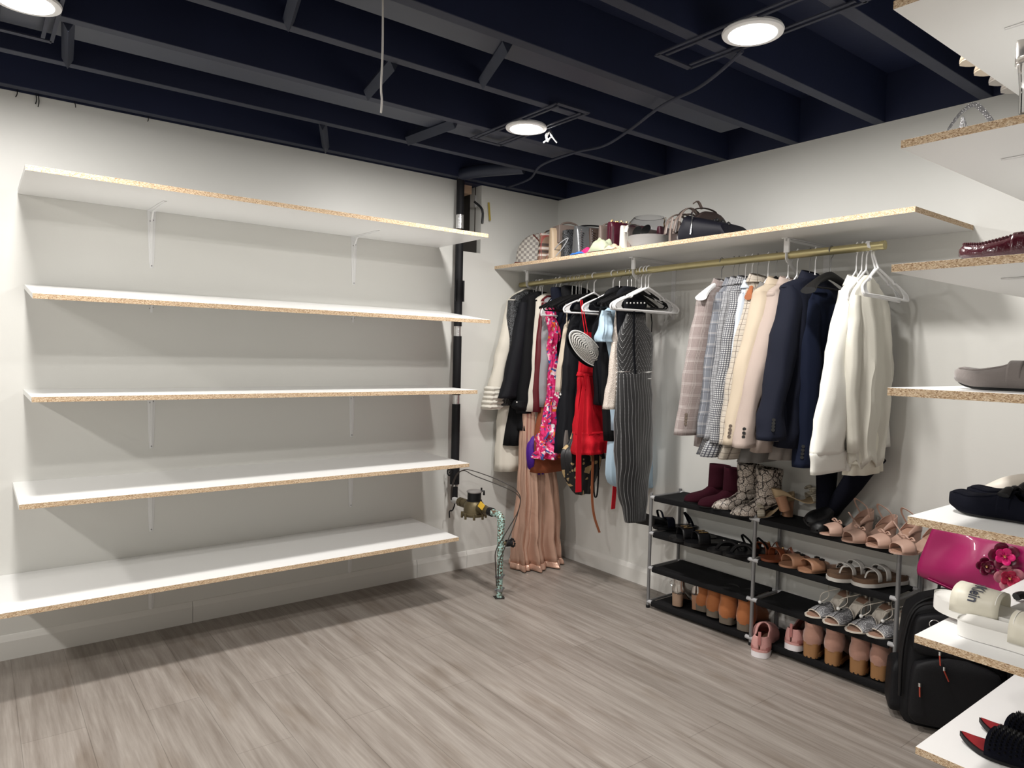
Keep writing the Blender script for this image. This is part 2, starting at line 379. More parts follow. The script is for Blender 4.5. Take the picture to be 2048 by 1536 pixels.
# right wall shelf
HS, HD, HL = 1.8094, .4952, 2.3854
board('wall_shelf', -HD, -.001, -HL, -.001, HS, 'white shelf with raw chipboard edge holding handbags on the right wall', [0, 0, 1, 0, 1, 0], 'shelves')
RZ = 1.722; RX = -.30
tr = thing('hanging_rod', 'brushed brass coloured closet rod below the handbag shelf', 'rod', (RX, 0, RZ))
MB().tube([(0, -.012, -.012), (0, -1.1, -.002), (0, -2.19, 0)], .016, 20).build('rod', BRASS, tr)
MB().lathe([(.0165, 0), (.0175, 0), (.0175, .012), (.01, .0125)], n=20).build('end_cap', BRASS, tr, loc=(0, -2.19, 0)).rotation_euler = (PI/2, 0, 0)
i = 0
for y, lb in ((-.10, 'nearest the corner'), (-.965, 'in the middle'), (-1.815, 'nearest the open end')):
    t = thing('rod_bracket', 'white shelf and rod bracket with diagonal brace, '+lb, 'bracket', (0, y, HS-.0195), 0, 'rod brackets')
    MB().box((-.005, -.014, -.30), (0, .014, 0)).build('wall_leg', WHITEM, t, smooth=False, bevel=.001)
    MB().box((-.34, -.0125, -.004), (0, .0125, 0)).box((-.335, -.002, -.014), (0, .002, 0)).build('shelf_arm', WHITEM, t, smooth=False)
    MB().tube([(-.305, 0, -.095), (-.004, 0, -.28)], (.0022, .011), 4).build('brace', WHITEM, t, smooth=False)
    MB().box((-.325, -.0115, -.06), (-.315, .0115, 0)).build('hook_plate', WHITEM, t, smooth=False, bevel=.001)
    hk = [(-.3+.0225*math.cos(a), 0, (RZ-HS+.0195)+.0225*math.sin(a)-.004) for a in [PI+.6-k*.0-(-k*.35) for k in range(8)]]
    MB().tube([(-.32, 0, -.06)]+hk, (.003, .011), 6).build('rod_hook', WHITEM, t)
# right-hand shelves (standing off the front wall)
RSH = [(2.093, 1787, 2), (1.818, 1802, 281), (1.527, 1783, 529), (1.227, 1775, 775), (.919, 1815, 1032), (.635, 1829, 1269.5), (.312, 1831, 1493)]
RB = []
nm = ['topmost', 'second from top', 'third from top', 'fourth from top', 'fifth from top', 'sixth from top', 'lowest']
for k, (z, px, py) in enumerate(RSH):
    c = P(px, py, Z=z); RB.append(c)
    board('wall_shelf', c.x, -.003, -3.169, c.y, z, 'white shoe shelf with raw chipboard end at the right edge, %s' % nm[k], [0, 0, 0, 0, 1, 0], 'right hand shoe shelves')
for k, (px, py) in ((0, (2010, 58)), (1, (2003, 319)), (2, (2003, 557))):
    z = RSH[k][0]-.0195; tip = P(px, py, Z=z)
    t = dup(BR, (tip.x, -3.1695, z), PI, 'white steel bracket under the %s right hand shoe shelf' % nm[k], 'right hand shelf brackets')
    for ch in D.objects:
        if ch.parent == t and ch.name.startswith('shelf_arm'): ch.scale = (1, (tip.y+3.1695)/.28, 1)
# ---------------------------------------------------------------- pipe and water meter
def pz(px, py, Y=-.055): return P(px, py, Y=Y)
pt = thing('water_pipe', 'black foam wrapped vertical water pipe against the left wall', 'pipe', (-.785, -.055, .43))
segs = [(1.845, 0.0, .018)]
top = H+.05
def vt(z0, z1, r, nm_, m, x=0, y=0, n=16): return MB().tube([(x, y, z0-.43), (x, y, z1-.43)], r, n).build(nm_, m, pt)
zz = lambda py: P(908, py, Y=-.055).z
vt(zz(428), top, .0225, 'insulation', FOAM); vt(zz(458), zz(426), .0215, 'tape_wrap', TAPE); vt(zz(652), zz(456), .0235, 'insulation', FOAM)
vt(zz(560)-.12, zz(560), .006, 'foam_flap', FOAM, x=.026, y=-.012); vt(zz(560)-.12, zz(560), .006, 'foam_flap', FOAM, x=-.026, y=-.012)
vt(zz(672), zz(650), .02, 'tape_wrap', TAPE); vt(zz(790), zz(672), .0245, 'insulation', FOAM); vt(zz(810), zz(788), .0205, 'tape_wrap', TAPE)
vt(zz(930), zz(808), .0245, 'insulation', FOAM); vt(zz(968), zz(930), .028, 'insulation', FOAM)
vt(zz(972), zz(967), .022, 'clamp', CHROME); vt(zz(995), zz(974), .02, 'insulation', FOAM); vt(zz(1000), zz(994), .023, 'clamp', CHROME)
vt(.43, zz(998), .014, 'pipe_stub', mat('copper_dull', (.35, .25, .18), .5, .6))
wh = MB()
for k in range(14):
    a = 2*PI*k/14; wh.ball((-.045+.0, .018*math.cos(a)-.01, zz(943)-.43+.018*math.sin(a)), .005)
wh.tube([(-.02, -.01, zz(943)-.43), (-.045, -.01, zz(943)-.43)], .005)
wh.build('valve_wheel', BLK, pt)
MB().tube([(-.01, 0, zz(1000)-.43), (-.01, -.02, -.02), (-.03, -.03, -.05), (-.05, -.03, -.055), (-.052, -.035, -.09)], .004, 6, sm=4).build('ground_wire', BLK, pt)
BRZ = mat('aged_bronze', (.16, .13, .075), .45, .6, bump=.3, bscale=80, var=.3, vscale=20)
CORR = NT('corroded_copper', .7, .2); v = CORR.map()
CORR = CORR.out(CORR.ramp(CORR.noise(v, 110, 4), [(.42, (.14, .07, .04)), (.5, (.25, .42, .38)), (.6, (.55, .75, .7))]), CORR.noise(v, 120), .6)
zm = .437
m = thing('water_meter', 'old bronze water meter with black dial case and gray lid on corroded pipe', 'water meter', (-.80, -.28, zm))
MB().tube([(.01, .225, -.004), (.003, .20, -.003), (0, .135, 0)], .0185, 16).build('taped_pipe', mat('white_tape', rough=.5), m)
def nut(y0, y1, r, nm_='union_nut'): return MB().tube([(0, y0, 0), (0, y1, 0)], r, 8).build(nm_, BRZ, m, bevel=.002, smooth=False)
nut(.145, .115, .027); nut(.115, .1, .022, 'collar'); nut(.103, .085, .026)
MB().lathe([(.03, -.052), (.062, -.05), (.066, -.044), (.066, -.034), (.058, -.03), (.057, .005), (.05, .022), (.042, .03), (.04, .036), (.02, .037)], n=28).build('meter_body', BRZ, m)
MB().tube([(0, .1, 0), (0, -.1, 0)], lambda t: .026+.012*math.sin(PI*t), 14).build('flow_tube', BRZ, m)
for k in range(8):
    a = 2*PI*k/8+.2; MB().lathe([(.0075, -.062), (.0075, -.03), (.004, -.028)], n=6).build('body_bolt', BRZ, m, loc=(.066*math.cos(a), .066*math.sin(a), 0))
MB().lathe([(.043, .032), (.043, .036), (.038, .038), (.038, .078), (.041, .08), (.03, .081)], n=28).build('register_case', BLK, m)
lid = MB().lathe([(.0425, .08), (.043, .086), (.038, .09), (.0002, .092)], n=28).build('register_lid', mat('dull_grey_lid', (.4, .38, .37), .4, .5, var=.2, vscale=30), m)
MB().tube([(.025, -.025, .088), (.04, -.035, .088), (.04, -.035, .065)], (.008, .006), 8).tube([(.028, -.028, .09), (.028, -.028, .106)], .005, 8).build('lid_hinge', BLK, lid)
MB().box((-.002, -.004, -.02), (.002, .034, .012)).build('yellow_tag', mat('tag_yellow', (.8, .5, .05), .6), m, loc=(-.02, -.118, .022), smooth=False, bevel=.001).rotation_euler = (.5, .2, .3)
nut(-.085, -.1, .027); MB().tube([(0, -.1, 0), (0, -.145, 0)], .023, 16).build('union_sleeve', BRZ, m); MB().tube([(0, -.145, 0), (0, -.175, 0)], .0235, 16).build('rubber_sleeve', BLK, m)
ry = -.252
MB().tube([(0, -.17, 0), (0, -.22, 0), (0, ry+.005, -.008), (0, ry, -.03), (0, ry, -.14)], .0185, 16, sm=5).build('copper_elbow', CORR, m)
MB().tube([(0, ry, -.03), (0, ry, -.2), (0, ry, -zm+.002)], .0155, 14).build('riser_pipe', CORR, m)
for z0, z1, r in ((-.055, -.02, .0205), (-.165, -.11, .0185), (-.185, -.165, .021), (-.215, -.185, .0175)): MB().tube([(0, ry, z0), (0, ry, z1)], r, 14).build('pipe_fitting', CORR, m)
MB().tube([(0, ry, -.15), (.03, ry-.01, -.15)], .01, 10).build('valve_stem', BRZ, m); MB().tube([(.028, ry-.01, -.15), (.06, ry-.02, -.15)], .018, 14).build('valve_body', FOAM, m)
vw = MB()
for k in range(10): a = 2*PI*k/10; vw.ball((.063, ry-.02+.02*math.cos(a), -.15+.02*math.sin(a)), .006)
vw.build('valve_wheel', BLK, m)
for z in (-.325, -.395):
    cl = MB().tube([(0, ry, z-.006), (0, ry, z+.006)], .02, 10).tube([(-.028, ry, z), (.028, ry, z)], .004, 6)
    for s in (-1, 1): cl.ball((s*.027, ry, z+.004), .006)
    cl.build('ground_clamp', GREY_T, m, smooth=False)
MB().prism([(.028*math.cos(a)*(1+.3*(k % 2)), ry+.028*math.sin(a)*(1+.3*(k % 2))) for k, a in enumerate([2*PI*i/9 for i in range(9)])], -zm+.0005, -zm+.002).build('floor_gap', mat('dark_gap', (.02, .017, .015), .9), m, smooth=False)
def W(px, py, Y): return P(px, py, Y=Y)
c1 = [W(902, 1000, -.08), W(903, 975, -.09), W(912, 950, -.1), W(925, 941, -.13), W(940, 940, -.17), W(985, 955, -.24), W(1022, 972, -.32), W(1036, 985, -.4), W(1041, 1000, -.48), W(1035, 1025, -.54), W(1018, 1055, -.56), W(1000, 1085, -.56), W(991, 1105, -.56), W(991, 1130, -.56), W(993, 1172, -.545)]
c2 = [W(903, 1000, -.085), W(905, 975, -.095), W(914, 950, -.105), W(928, 941, -.14), W(948, 951, -.19), W(990, 967, -.27), W(1025, 982, -.36), W(1039, 995, -.46), W(1040, 1008, -.5), W(1030, 1045, -.56), W(1014, 1085, -.575), W(1000, 1120, -.57), W(997, 1145, -.56), W(996, 1172, -.55)]
for k, c in enumerate((c1, c2)): MB().tube(c, .0028, 6, sm=6).build('ground_cable', mat('brown_cable', (.035, .028, .024), .5), label='thin dark ground cable looping over the water meter, %s loop' % ('upper' if k == 0 else 'lower'), cat='cable', group='ground cables')
MB().tube([(-.785, -.055, H+.02), (-.75, -.2, H+.02), (-.62, -.42, H+.02)], .035, 14, sm=4).build('ceiling_pipe', NAVY2, label='dark pipe running along the ceiling from the wrapped pipe', cat='pipe')
# ---------------------------------------------------------------- shoe rack
rk = thing('shoe_rack', 'gray tube shoe rack with four black fabric tiers by the right wall', 'shoe rack', (-.23, -1.66, 0))
TZ = [.032, .208, .387, .572]; YP = [-1.072, -1.655, -2.268]; XF = [-.25, -.222, -.212]; XB = -.022
def L2(p): return (p[0]+.23, p[1]+1.66, p[2])
for y, xf in zip(YP, XF):
    for x in (xf, XB):
        MB().tube([L2((x, y, .004)), L2((x, y, .592))], .0085, 12).build('post', GREY_T, rk)
        MB().tube([L2((x, y, 0)), L2((x, y, .014))], .0105, 12).build('foot_cap', BLK, rk)
    for z in TZ:
        MB().tube([L2((xf, y, z)), L2((XB, y, z))], .0065, 10).build('cross_tube', GREY_T, rk)
        for x in (xf, XB):
            a, b = (-.026, .026) if y == YP[1] else ((-.026, 0) if y == YP[0] else (0, .026))
            MB().tube([L2((x, y+a, z)), L2((x, y+b, z))], .0095, 10).build('connector', mat('light_grey_joint', (.42, .42, .43), .4), rk)
for u in (0, 1):
    for z in TZ:
        y0, y1 = YP[u], YP[u+1]; rings = []
        for k in range(13):
            s = k/12; y = y0-.022+(y1-y0+.044)*s; sag = -.012*math.sin(PI*s); xf = XF[u]+(XF[u+1]-XF[u])*s; q = []
            prof = [(xf-.008, -.004), (xf-.006, .007), (xf+.006, .0085)]+[(xf+(XB-xf)*g, .003+sag*math.sin(PI*g)) for g in (.15, .35, .5, .65, .85)]+[(XB-.006, .0085), (XB+.006, .007), (XB+.008, -.004), (XB+.004, -.016), (XB-.004, -.012)]+[(xf+(XB-xf)*g, 0+sag*math.sin(PI*g)) for g in (.85, .5, .15)]+[(xf+.004, -.014), (xf-.004, -.018)]
            rings.append([L2((x, y, z+h)) for x, h in prof])
        MB().loft(rings).build('fabric_tier', BLACKF, rk)
# ---------------------------------------------------------------- hangers
GRPH = 'hangers on the rod'
def rodz(y): return -.012*max(0, 1+y/1.1)
def hook_pts(r=.0185):
    return [(-.002, 0, -.015), (-r, 0, 0.0), (-r*.72, 0, r*.72), (0, 0, r+.001), (r*.75, 0, r*.7), (r+.001, 0, -.003), (r*.7, 0, -.02), (.001, 0, -.034), (0, 0, -.06), (0, 0, -.095)]
def tubular():
    t = thing('plastic_hanger', 'x', 'clothes hanger')
    MB().tube(hook_pts(), .0036, 8, sm=4).build('hook', WPL, t)
    b = MB()
    for s in (-1, 1):
        b.tube([(0, 0, -.088), (s*.05, 0, -.108), (s*.105, 0, -.132)], .0046, 8)
        b.tube([(s*.105, 0, -.132), (s*.112, 0, -.142), (s*.122, 0, -.142), (s*.125, 0, -.14), (s*.195, 0, -.168), (s*.217, 0, -.185), (s*.215, 0, -.2), (s*.2, 0, -.206), (s*.1, 0, -.205), (0, 0, -.205)], .0046, 8, sm=3)
        b.prism([(s*.155, -.153), (s*.205, -.174), (s*.213, -.19), (s*.2, -.203), (s*.165, -.204), (s*.178, -.19), (s*.172, -.172)], -.0015, .0015, 'y')
    b.build('frame', WPL, t); return t
def velvet(m=None, wide=0, hm=None):
    m = m or BLKL
    t = thing('wooden_hanger' if wide else 'velvet_hanger', 'x', 'clothes hanger')
    MB().tube(hook_pts(), .0018, 8, sm=4).build('hook', hm or CHROME, t)
    rings = []
    for k in range(17):
        s = -1+2*k/16; x = s*.21; z = -.098-.075*abs(s)**1.35; h = .011-.004*abs(s)+wide*.006; b_ = .004+wide*(.006+.022*abs(s)**2)
        y0 = -wide*.03*abs(s)**2
        rings.append([(x, y0+b_*math.cos(a), z+h*math.sin(a)) for a in [2*PI*i/10 for i in range(10)]])
    MB().loft(rings).build('shoulder_bar', m, t)
    if not wide: MB().tube([(-.19, 0, -.165), (-.17, 0, -.185), (.17, 0, -.185), (.19, 0, -.165)], .0035, 6).build('trouser_bar', m, t)
    else: MB().tube([(-.15, 0, -.15), (.15, 0, -.15)], .004, 8).build('trouser_bar', m, t)
    return t
PROT = {}
AMB = mat('amber_wood', (.35, .12, .05), .35)
def hanger(kind, hx, lab, rz=0, y=None, sc=1, tilt=0):
    y = P(hx, 520, X=RX).y if y is None else y
    loc = (RX, y, RZ+rodz(y))
    if kind not in PROT:
        PROT[kind] = tubular() if kind == 'w' else velvet(wide={'b': 0, 'B': 1, 'W': 1, 'A': 1}[kind], m={'W': WPL, 'A': AMB}.get(kind, BLK), hm=GREY_T if kind != 'b' else CHROME)
        t = PROT[kind]; t.location = loc; t.rotation_euler = (0, 0, rz); t['label'] = lab; t['group'] = GRPH
    else: t = dup(PROT[kind], loc, rz, lab, GRPH)
    t.scale = (sc, min(1, sc+.2), 1); t.rotation_euler = (tilt, 0, rz)
    return y
# ---------------------------------------------------------------- garments
def fab(name, c, rough=.8, sheen=.0, spec=.25, bump=.25, bscale=500, var=.06, **k): return mat(name, c, rough, sheen=sheen, spec=spec, bump=bump, bscale=bscale, var=var, vscale=5, **k)
def gloft(Y, rows, mb=None, nf=5, amp=.12, ph=0, n=44, sup=.75, m=0, yoff=0, cap=(1, 0), steps=5, hem=0, zlow=None):
    """rows: (py, px_left, px_right, half_thickness) in the plane Y; elliptical folded sections"""
    key = []
    for r in rows:
        py, xl, xr, b = r[:4]; yo = r[4] if len(r) > 4 else 0
        a0 = P(xl, py, Y=Y); a1 = P(xr, py, Y=Y); cx = (a0.x+a1.x)/2; A = abs(a1.x-a0.x)/2
        th = math.atan2(Y-CAM.y, cx-CAM.x); b = min(b, A*math.tan(th)*.8)
        a = math.sqrt(max(A*A-(b/math.tan(th))**2, (.35*A)**2)); key.append((cx, Y+yo+yoff, (a0.z+a1.z)/2, a, b))
    rings = []; N = (len(key)-1)*steps
    tabs = [[(i, k[c]) for i, k in enumerate(key)] for c in range(5)]
    for j in range(N+1):
        t = j/steps; cx, cy, z, a, b = [cr(tb, t) for tb in tabs]
        if zlow is not None: z = max(z, zlow)
        f = j/N; fa = amp*min(1, f*1.6); ring = []
        for i in range(n):
            q = 2*PI*i/n; c_, s_ = math.cos(q), math.sin(q)
            w_ = fa*math.sin(nf*q+ph+.6*math.sin(3*f+ph))+fa*.5*math.sin((2*nf+1)*q+2*ph+2*f)
            x = cx+math.copysign(abs(c_)**sup, c_)*a*(1+.3*w_)
            y = cy+math.copysign(abs(s_)**sup, s_)*b*(1+1.6*w_)+.006*fa/.12*math.sin(9*f+ph)
            dz = hem*math.sin(nf*q+ph)*f**3
            p = Vector((x, y, z+dz))
            ns = (noise.noise(p*9+Vector((ph*3, 0, 0)))*.008+noise.noise(Vector((p.x*30, p.y*30, p.z*17+ph)))*.0035)*min(1, .3+f)
            ring.append(p+Vector((ns, -ns, 0)))
        rings.append(ring)
    mb = mb or MB(); mb.loft(rings, m, cap); return mb, rings
def gbuild(mb, name, m, parent=None, Y=0, solid=.003, **k):
    o = mb.build(name, m, parent, solid=solid, **k); return o
def gment(name, m, lab, cat, Y, rows, grp='clothes on the rod', **k):
    mb, r = gloft(Y, rows, **k)
    return gbuild(mb, name, m, label=lab, cat=cat, group=grp), r
BTN = mat('horn_button', (.13, .10, .08), .3); BTND = mat('dark_button', (.02, .02, .02), .25); BTNW = mat('pearl_button', (.8, .8, .78), .2)
def buttons(par, pts, r, m, nm='button', ax=Vector((-.8, -.6, 0))):
    for p in pts:
        p = Vector(p); MB().tube([p, p+ax*.004], r, 10).build(nm, m, par)
def jacket(lab, kind_cat, m, hx, sh, cuff, hem, btn=None, collar=True, name='blazer', bt=.045, dark=False, sb=.04, hk='w', hl='', rz=0, nb=4, hs=.42, bpx=None):
    Y = P(hx, 520, X=RX).y
    hanger(hk, hx, hl, rz, sc=hs)
    sx, sy = sh; hx2 = hx+4
    rw = [(sy-27, hx2-10, hx2+15, .02), (sy-20, hx2-22, hx2+26, .03), (sy, sx+8, 2*hx2-sx-10, bt*.8), (sy+30, sx+10, 2*hx2-sx-12, bt), ((sy+hem[2])/2, sx+12, 2*hx2-sx-14, bt), (hem[2], hem[0], hem[1], bt)]
    mb, _ = gloft(Y, rw, nf=4, amp=.1, ph=hx*.1, cap=(1, 0))
    o = gbuild(mb, name, m, label=lab, cat=kind_cat, group='clothes on the rod')
    cl, cr_, cy = cuff; w0 = 44
    rows = [(sy-6, sx+6, sx+w0-8, sb*.6, 0), (sy+14, sx-1, sx+w0, sb, -.006), (sy+60, sx-6+(cl-sx)*.12, sx+w0+(cr_-sx-w0)*.14, sb, -.01), ((sy+cy)/2, (sx+cl)/2-3, (sx+w0+cr_)/2+2, sb*.95, -.014), (cy-50, cl+(sx-cl)*.15, cr_+2, sb*.85, -.016), (cy, cl, cr_, sb*.75, -.018)]
    mb, rg = gloft(Y, rows, nf=3, amp=.05, ph=hx*.3, n=32, cap=(1, 0))
    slv = gbuild(mb, 'sleeve', m, o)
    # far sleeve mirrored about the rod
    m2 = MB(); m2.loft([[(2*RX-p.x, p.y, p.z) for p in r] for r in rg], 0, (1, 0))
    wallx = max(p[0] for p in m2.V)
    if wallx > -.008: m2.V = [(p[0]-max(0, (wallx+.008))*min(1, max(0, (p[0]+.15)/.15)), p[1], p[2]) for p in m2.V]
    gbuild(m2, 'sleeve', m, o)
    if collar:
        cz = P(hx2, sy-34, Y=Y); rr = []
        for k in range(5):
            s = k/4; rr.append([(RX+.006+(.052+.02*s)*math.cos(q), Y+(.022+.016*s)*math.sin(q), cz.z-.002-.035*s+.010*math.sin(q)*(1-s)) for q in [2*PI*i/24 for i in range(24)]])
        c = MB().loft(rr, 0, (0, 0)); gbuild(c, 'collar', m, o)
    if btn:
        for k in range(nb):
            tx, ty = bpx[0]+k*bpx[3], bpx[1]+(bpx[2]-bpx[1])*k/(nb-1); best = None
            for r_ in rg[-12:]:
                c_ = sum(r_, Vector())/len(r_)
                for q in r_:
                    if (q-c_).dot(CAM-q) <= 0: continue
                    a_ = proj(q); e = (a_[0]-tx)**2+(a_[1]-ty)**2
                    if best is None or e < best[0]: best = (e, q, (q-c_).normalized(), a_)
            q = best[1]; dv_ = (CAM-q).normalized(); sc_ = (q-CAM).dot(_f)/FPX
            q = q+R2*(tx-best[3][0])*sc_-U2*(ty-best[3][1])*sc_
            MB().tube([q+dv_*.001, q+dv_*.005], .0068, 12).build('button', btn, slv)
    return o, Y
def plaid(name, base, lines, rough=.85):
    n = NT(name, rough, sheen=.2); v = n.sep(n.tc.outputs['UV']); col = None; c = base
    cur = n.mix(n.noise(n.map('UV'), 60, 3), tuple(q*.93 for q in base), tuple(min(1, q*1.07) for q in base))
    for ax, per, wd, lc, a, off in lines:
        msk = n.math('MULTIPLY', n.line(v[ax], per, wd, off), a); cur = n.mix(msk, cur, lc)
    return n.out(cur, n.noise(n.map('UV'), 700), .2)
W_ = (.55, .52, .5)
PL1 = plaid('brown_glen_plaid', (.185, .145, .138), [(0, .048, .0012, W_, .75, 0), (0, .048, .0012, W_, .75, .12), (0, .048, .0012, W_, .6, .24), (1, .052, .0013, W_, .75, 0), (1, .052, .0013, W_, .75, .1), (1, .052, .0013, W_, .6, .2), (0, .0045, .0012, (.42, .36, .35), .4, 0), (1, .0045, .0012, (.42, .36, .35), .4, 0)])
PL2 = plaid('grey_stripe_plaid', (.13, .14, .165), [(0, .022, .0015, (.6, .6, .62), .5, 0), (1, .05, .003, (.05, .05, .06), .6, 0), (1, .05, .0015, W_, .7, .2), (1, .05, .0015, W_, .7, .3)])
PL3 = plaid('grey_glen_check', (.29, .295, .31), [(0, .012, .0022, (.04, .04, .05), .8, 0), (1, .03, .0022, (.04, .04, .05), .7, 0), (1, .03, .0022, (.04, .04, .05), .7, .25), (1, .03, .0022, (.04, .04, .05), .7, .5)])
PL4 = plaid('gingham_black_white', (.42, .43, .44), [(0, .0095, .0035, (.03, .03, .045), .9, 0), (1, .0095, .0035, (.03, .03, .045), .9, 0)])
PL6 = plaid('cream_windowpane', (.45, .40, .335), [(0, .03, .003, (.13, .10, .08), .85, 0), (1, .024, .0022, (.1, .08, .07), .85, 0), (1, .024, .004, (.33, .3, .27), .5, .4)])
CREAM = fab('cream_suiting', (.47, .395, .305)); PINKB = fab('pink_beige_suiting', (.385, .315, .28)); TAUPE = fab('taupe_suiting', (.23, .205, .19)); GREYS = fab('grey_suiting', (.17, .165, .16))
NAVYS = fab('navy_suiting', (.0048, .0065, .016)); NAVYB = fab('bright_navy_suiting', (.0055, .0095, .027)); SKY = fab('pale_blue_cotton', (.52, .58, .66))
WHS = fab('white_cotton', (.78, .77, .72), .75); CRS = fab('ivory_cotton', (.74, .72, .62), .75); IVS = fab('sheer_ivory', (.66, .64, .57), .7)
# right-hand group, farthest first
jacket('brown glen plaid blazer, leftmost of the right hand jackets', 'jacket', PL1, 1444, (1393, 594), (1347, 1396, 868), (1388, 1495, 888), BTN, bpx=(1371, 848, 829, .5), hk='W', hs=.86, hl='white padded hanger holding the brown glen plaid blazer', bt=.05)
jacket('dark gray striped plaid blazer just right of the brown plaid one', 'jacket', PL2, 1468, (1428, 592), (1388, 1428, 872), (1398, 1520, 902), hk='B', hl='black hanger with dark hook right of the white padded one', sb=.03)
jacket('light gray glen check blazer between striped and gingham blazers', 'jacket', PL3, 1478, (1442, 590), (1402, 1444, 876), (1404, 1520, 902), hk='B', hl='black hanger holding the light gray glen check blazer', sb=.03)
jacket('black and white gingham blazer with small checks', 'jacket', PL4, 1492, (1458, 588), (1412, 1452, 884), (1402, 1540, 906), hl='white hanger holding the black and white gingham blazer', sb=.032)
jacket('pale blue cotton shirt squeezed beside the gingham blazer', 'shirt', SKY, 1505, (1474, 596), (1440, 1470, 870), (1440, 1530, 890), name='shirt', hl='white hanger holding the pale blue shirt', sb=.025)
jacket('cream windowpane check blazer left of the plain cream one', 'jacket', PL6, 1516, (1488, 584), (1430, 1470, 886), (1436, 1545, 912), hk='A', hl='amber wooden hanger holding the windowpane blazer', sb=.036)
jacket('gray blazer whose hem hangs below the cream jackets', 'jacket', GREYS, 1537, (1508, 600), (1452, 1490, 884), (1478, 1560, 920), hl='white hanger holding the gray blazer', sb=.025)
jacket('plain cream blazer with light rimmed cuff buttons', 'jacket', CREAM, 1553, (1503, 590), (1437, 1482, 887), (1480, 1570, 890), BTN, bpx=(1458, 873, 852, 1), hk='B', hl='broad black hanger holding the plain cream blazer', bt=.045)
jacket('pinkish beige blazer with dark cuff buttons', 'jacket', PINKB, 1577, (1530, 590), (1459, 1502, 893), (1500, 1590, 900), BTND, bpx=(1487, 874, 858, .8), nb=3, hl='white hanger holding the pinkish beige blazer', bt=.045)
jacket('taupe jacket mostly hidden left of the navy blazer', 'jacket', TAUPE, 1595, (1556, 596), (1530, 1562, 880), (1535, 1600, 916), hl='white hanger holding the hidden taupe jacket', sb=.03)
jacket('dark navy blazer right of the pinkish beige one', 'jacket', NAVYS, 1620, (1558, 578), (1506, 1558, 878), (1556, 1640, 892), BTND, bpx=(1546, 860, 840, .5), hk='B', hl='black hanger holding the dark navy blazer', bt=.05, sb=.048)
jacket('brighter navy blazer under the bare black hanger', 'jacket', NAVYB, 1631, (1592, 604), (1578, 1622, 932), (1600, 1690, 925), BTND, bpx=(1604, 915, 893, .8), hl='white hanger holding the brighter navy blazer', bt=.05, sb=.045)
hanger('B', 1662, 'bare broad black hanger in front of the navy blazers', 0)
jacket('white cotton shirt with long cuffed sleeve, leftmost white shirt', 'shirt', WHS, 1713, (1672, 588), (1612, 1680, 906), (1670, 1745, 935), name='shirt', hl='white hanger holding the leftmost white shirt', sb=.036, bt=.04)
def cuffband(o, Y, xl, xr, py0, py1, m, b=.035):
    mb, _ = gloft(Y, [(py0, xl+1, xr-1, b, -.018), (py0+4, xl-2, xr+2, b*1.08, -.018), (py1, xl-2, xr+3, b*1.05, -.018)], nf=3, amp=.03, n=32, cap=(0, 0)); gbuild(mb, 'cuff', m, o, solid=.004)
cuffband(D.objects['shirt.001'], P(1713, 520, X=RX).y, 1613, 1680, 903, 943, WHS, .016)
jacket('ivory shirt between the white shirt and the front shirt', 'shirt', CRS, 1724, (1692, 590), (1686, 1718, 925), (1688, 1760, 945), name='shirt', hl='white hanger holding the ivory shirt', sb=.03, bt=.035)
# front shirt, wide open panel towards the viewer
Y = hanger('w', 1733, 'white hanger holding the front ivory shirt', sc=.6)
o, _ = gment('shirt', IVS, 'sheer ivory shirt hanging at the right end of the rod', 'shirt', Y-.01, [(552, 1727, 1741, .012), (566, 1716, 1752, .02), (600, 1699, 1770, .03), (650, 1698, 1772, .035), (760, 1696, 1772, .04), (860, 1694, 1770, .04), (925, 1700, 1764, .035)], nf=6, amp=.16, hem=.02)
mb, _ = gloft(Y-.01, [(590, 1756, 1774, .02), (620, 1760, 1784, .028), (690, 1768, 1792, .03), (750, 1772, 1797, .03), (800, 1766, 1788, .028), (910, 1756, 1776, .025)], nf=3, amp=.06, n=28, yoff=.02)
gbuild(mb, 'sleeve', IVS, o)
mb, _ = gloft(Y-.01, [(592, 1700, 1716, .02), (640, 1690, 1714, .028), (760, 1684, 1708, .03), (905, 1690, 1712, .025)], nf=3, amp=.06, n=28, yoff=-.01)
gbuild(mb, 'sleeve', IVS, o)
hanger('w', 1738, 'empty white plastic hanger nearest the open end of the rod', .05, y=P(1742, 500, X=RX).y, sc=.92, tilt=-.33)
hanger('w', 1736, 'second empty white plastic hanger at the open end of the rod', .1, y=P(1739, 500, X=RX).y, sc=.85, tilt=-.27)
# ------------------------------------------------ left-hand group, corner first
SAT = mat('rose_satin', (.60, .38, .29), .24, bump=.1, bscale=30, metal=.45)
WCOAT = fab('ivory_wool', (.70, .66, .58)); BLKC = fab('black_wool', (.005, .0052, .0065)); BLK2 = fab('black_crepe', (.0075, .008, .011), .7); BLKV = fab('black_velvet', (.004, .0045, .007), .9)
BURG = mat('burgundy_leather', (.11, .008, .014), .35, bump=.2); GRYB = fab('grey_satin', (.32, .32, .34), .5); RUST = fab('rust_fabric', (.27, .075, .035)); OAT = fab('oatmeal_knit', (.6, .52, .42), bump=.8, bscale=150)
n = NT('black_sequin', .35); v = n.map(); q = n.voro(v, 260); SEQ = n.out(n.mix(n.math('LESS_THAN', n.voro(v, 330), .28), (.007, .0075, .009), (.35, .37, .4)), q, .8)
n = NT('floral_pink', .55); v = n.map(); d = n.N('TexVoronoi'); d.inputs['Scale'].default_value = 62; vn = n.N('Vector' + 'Math', operation='ADD')
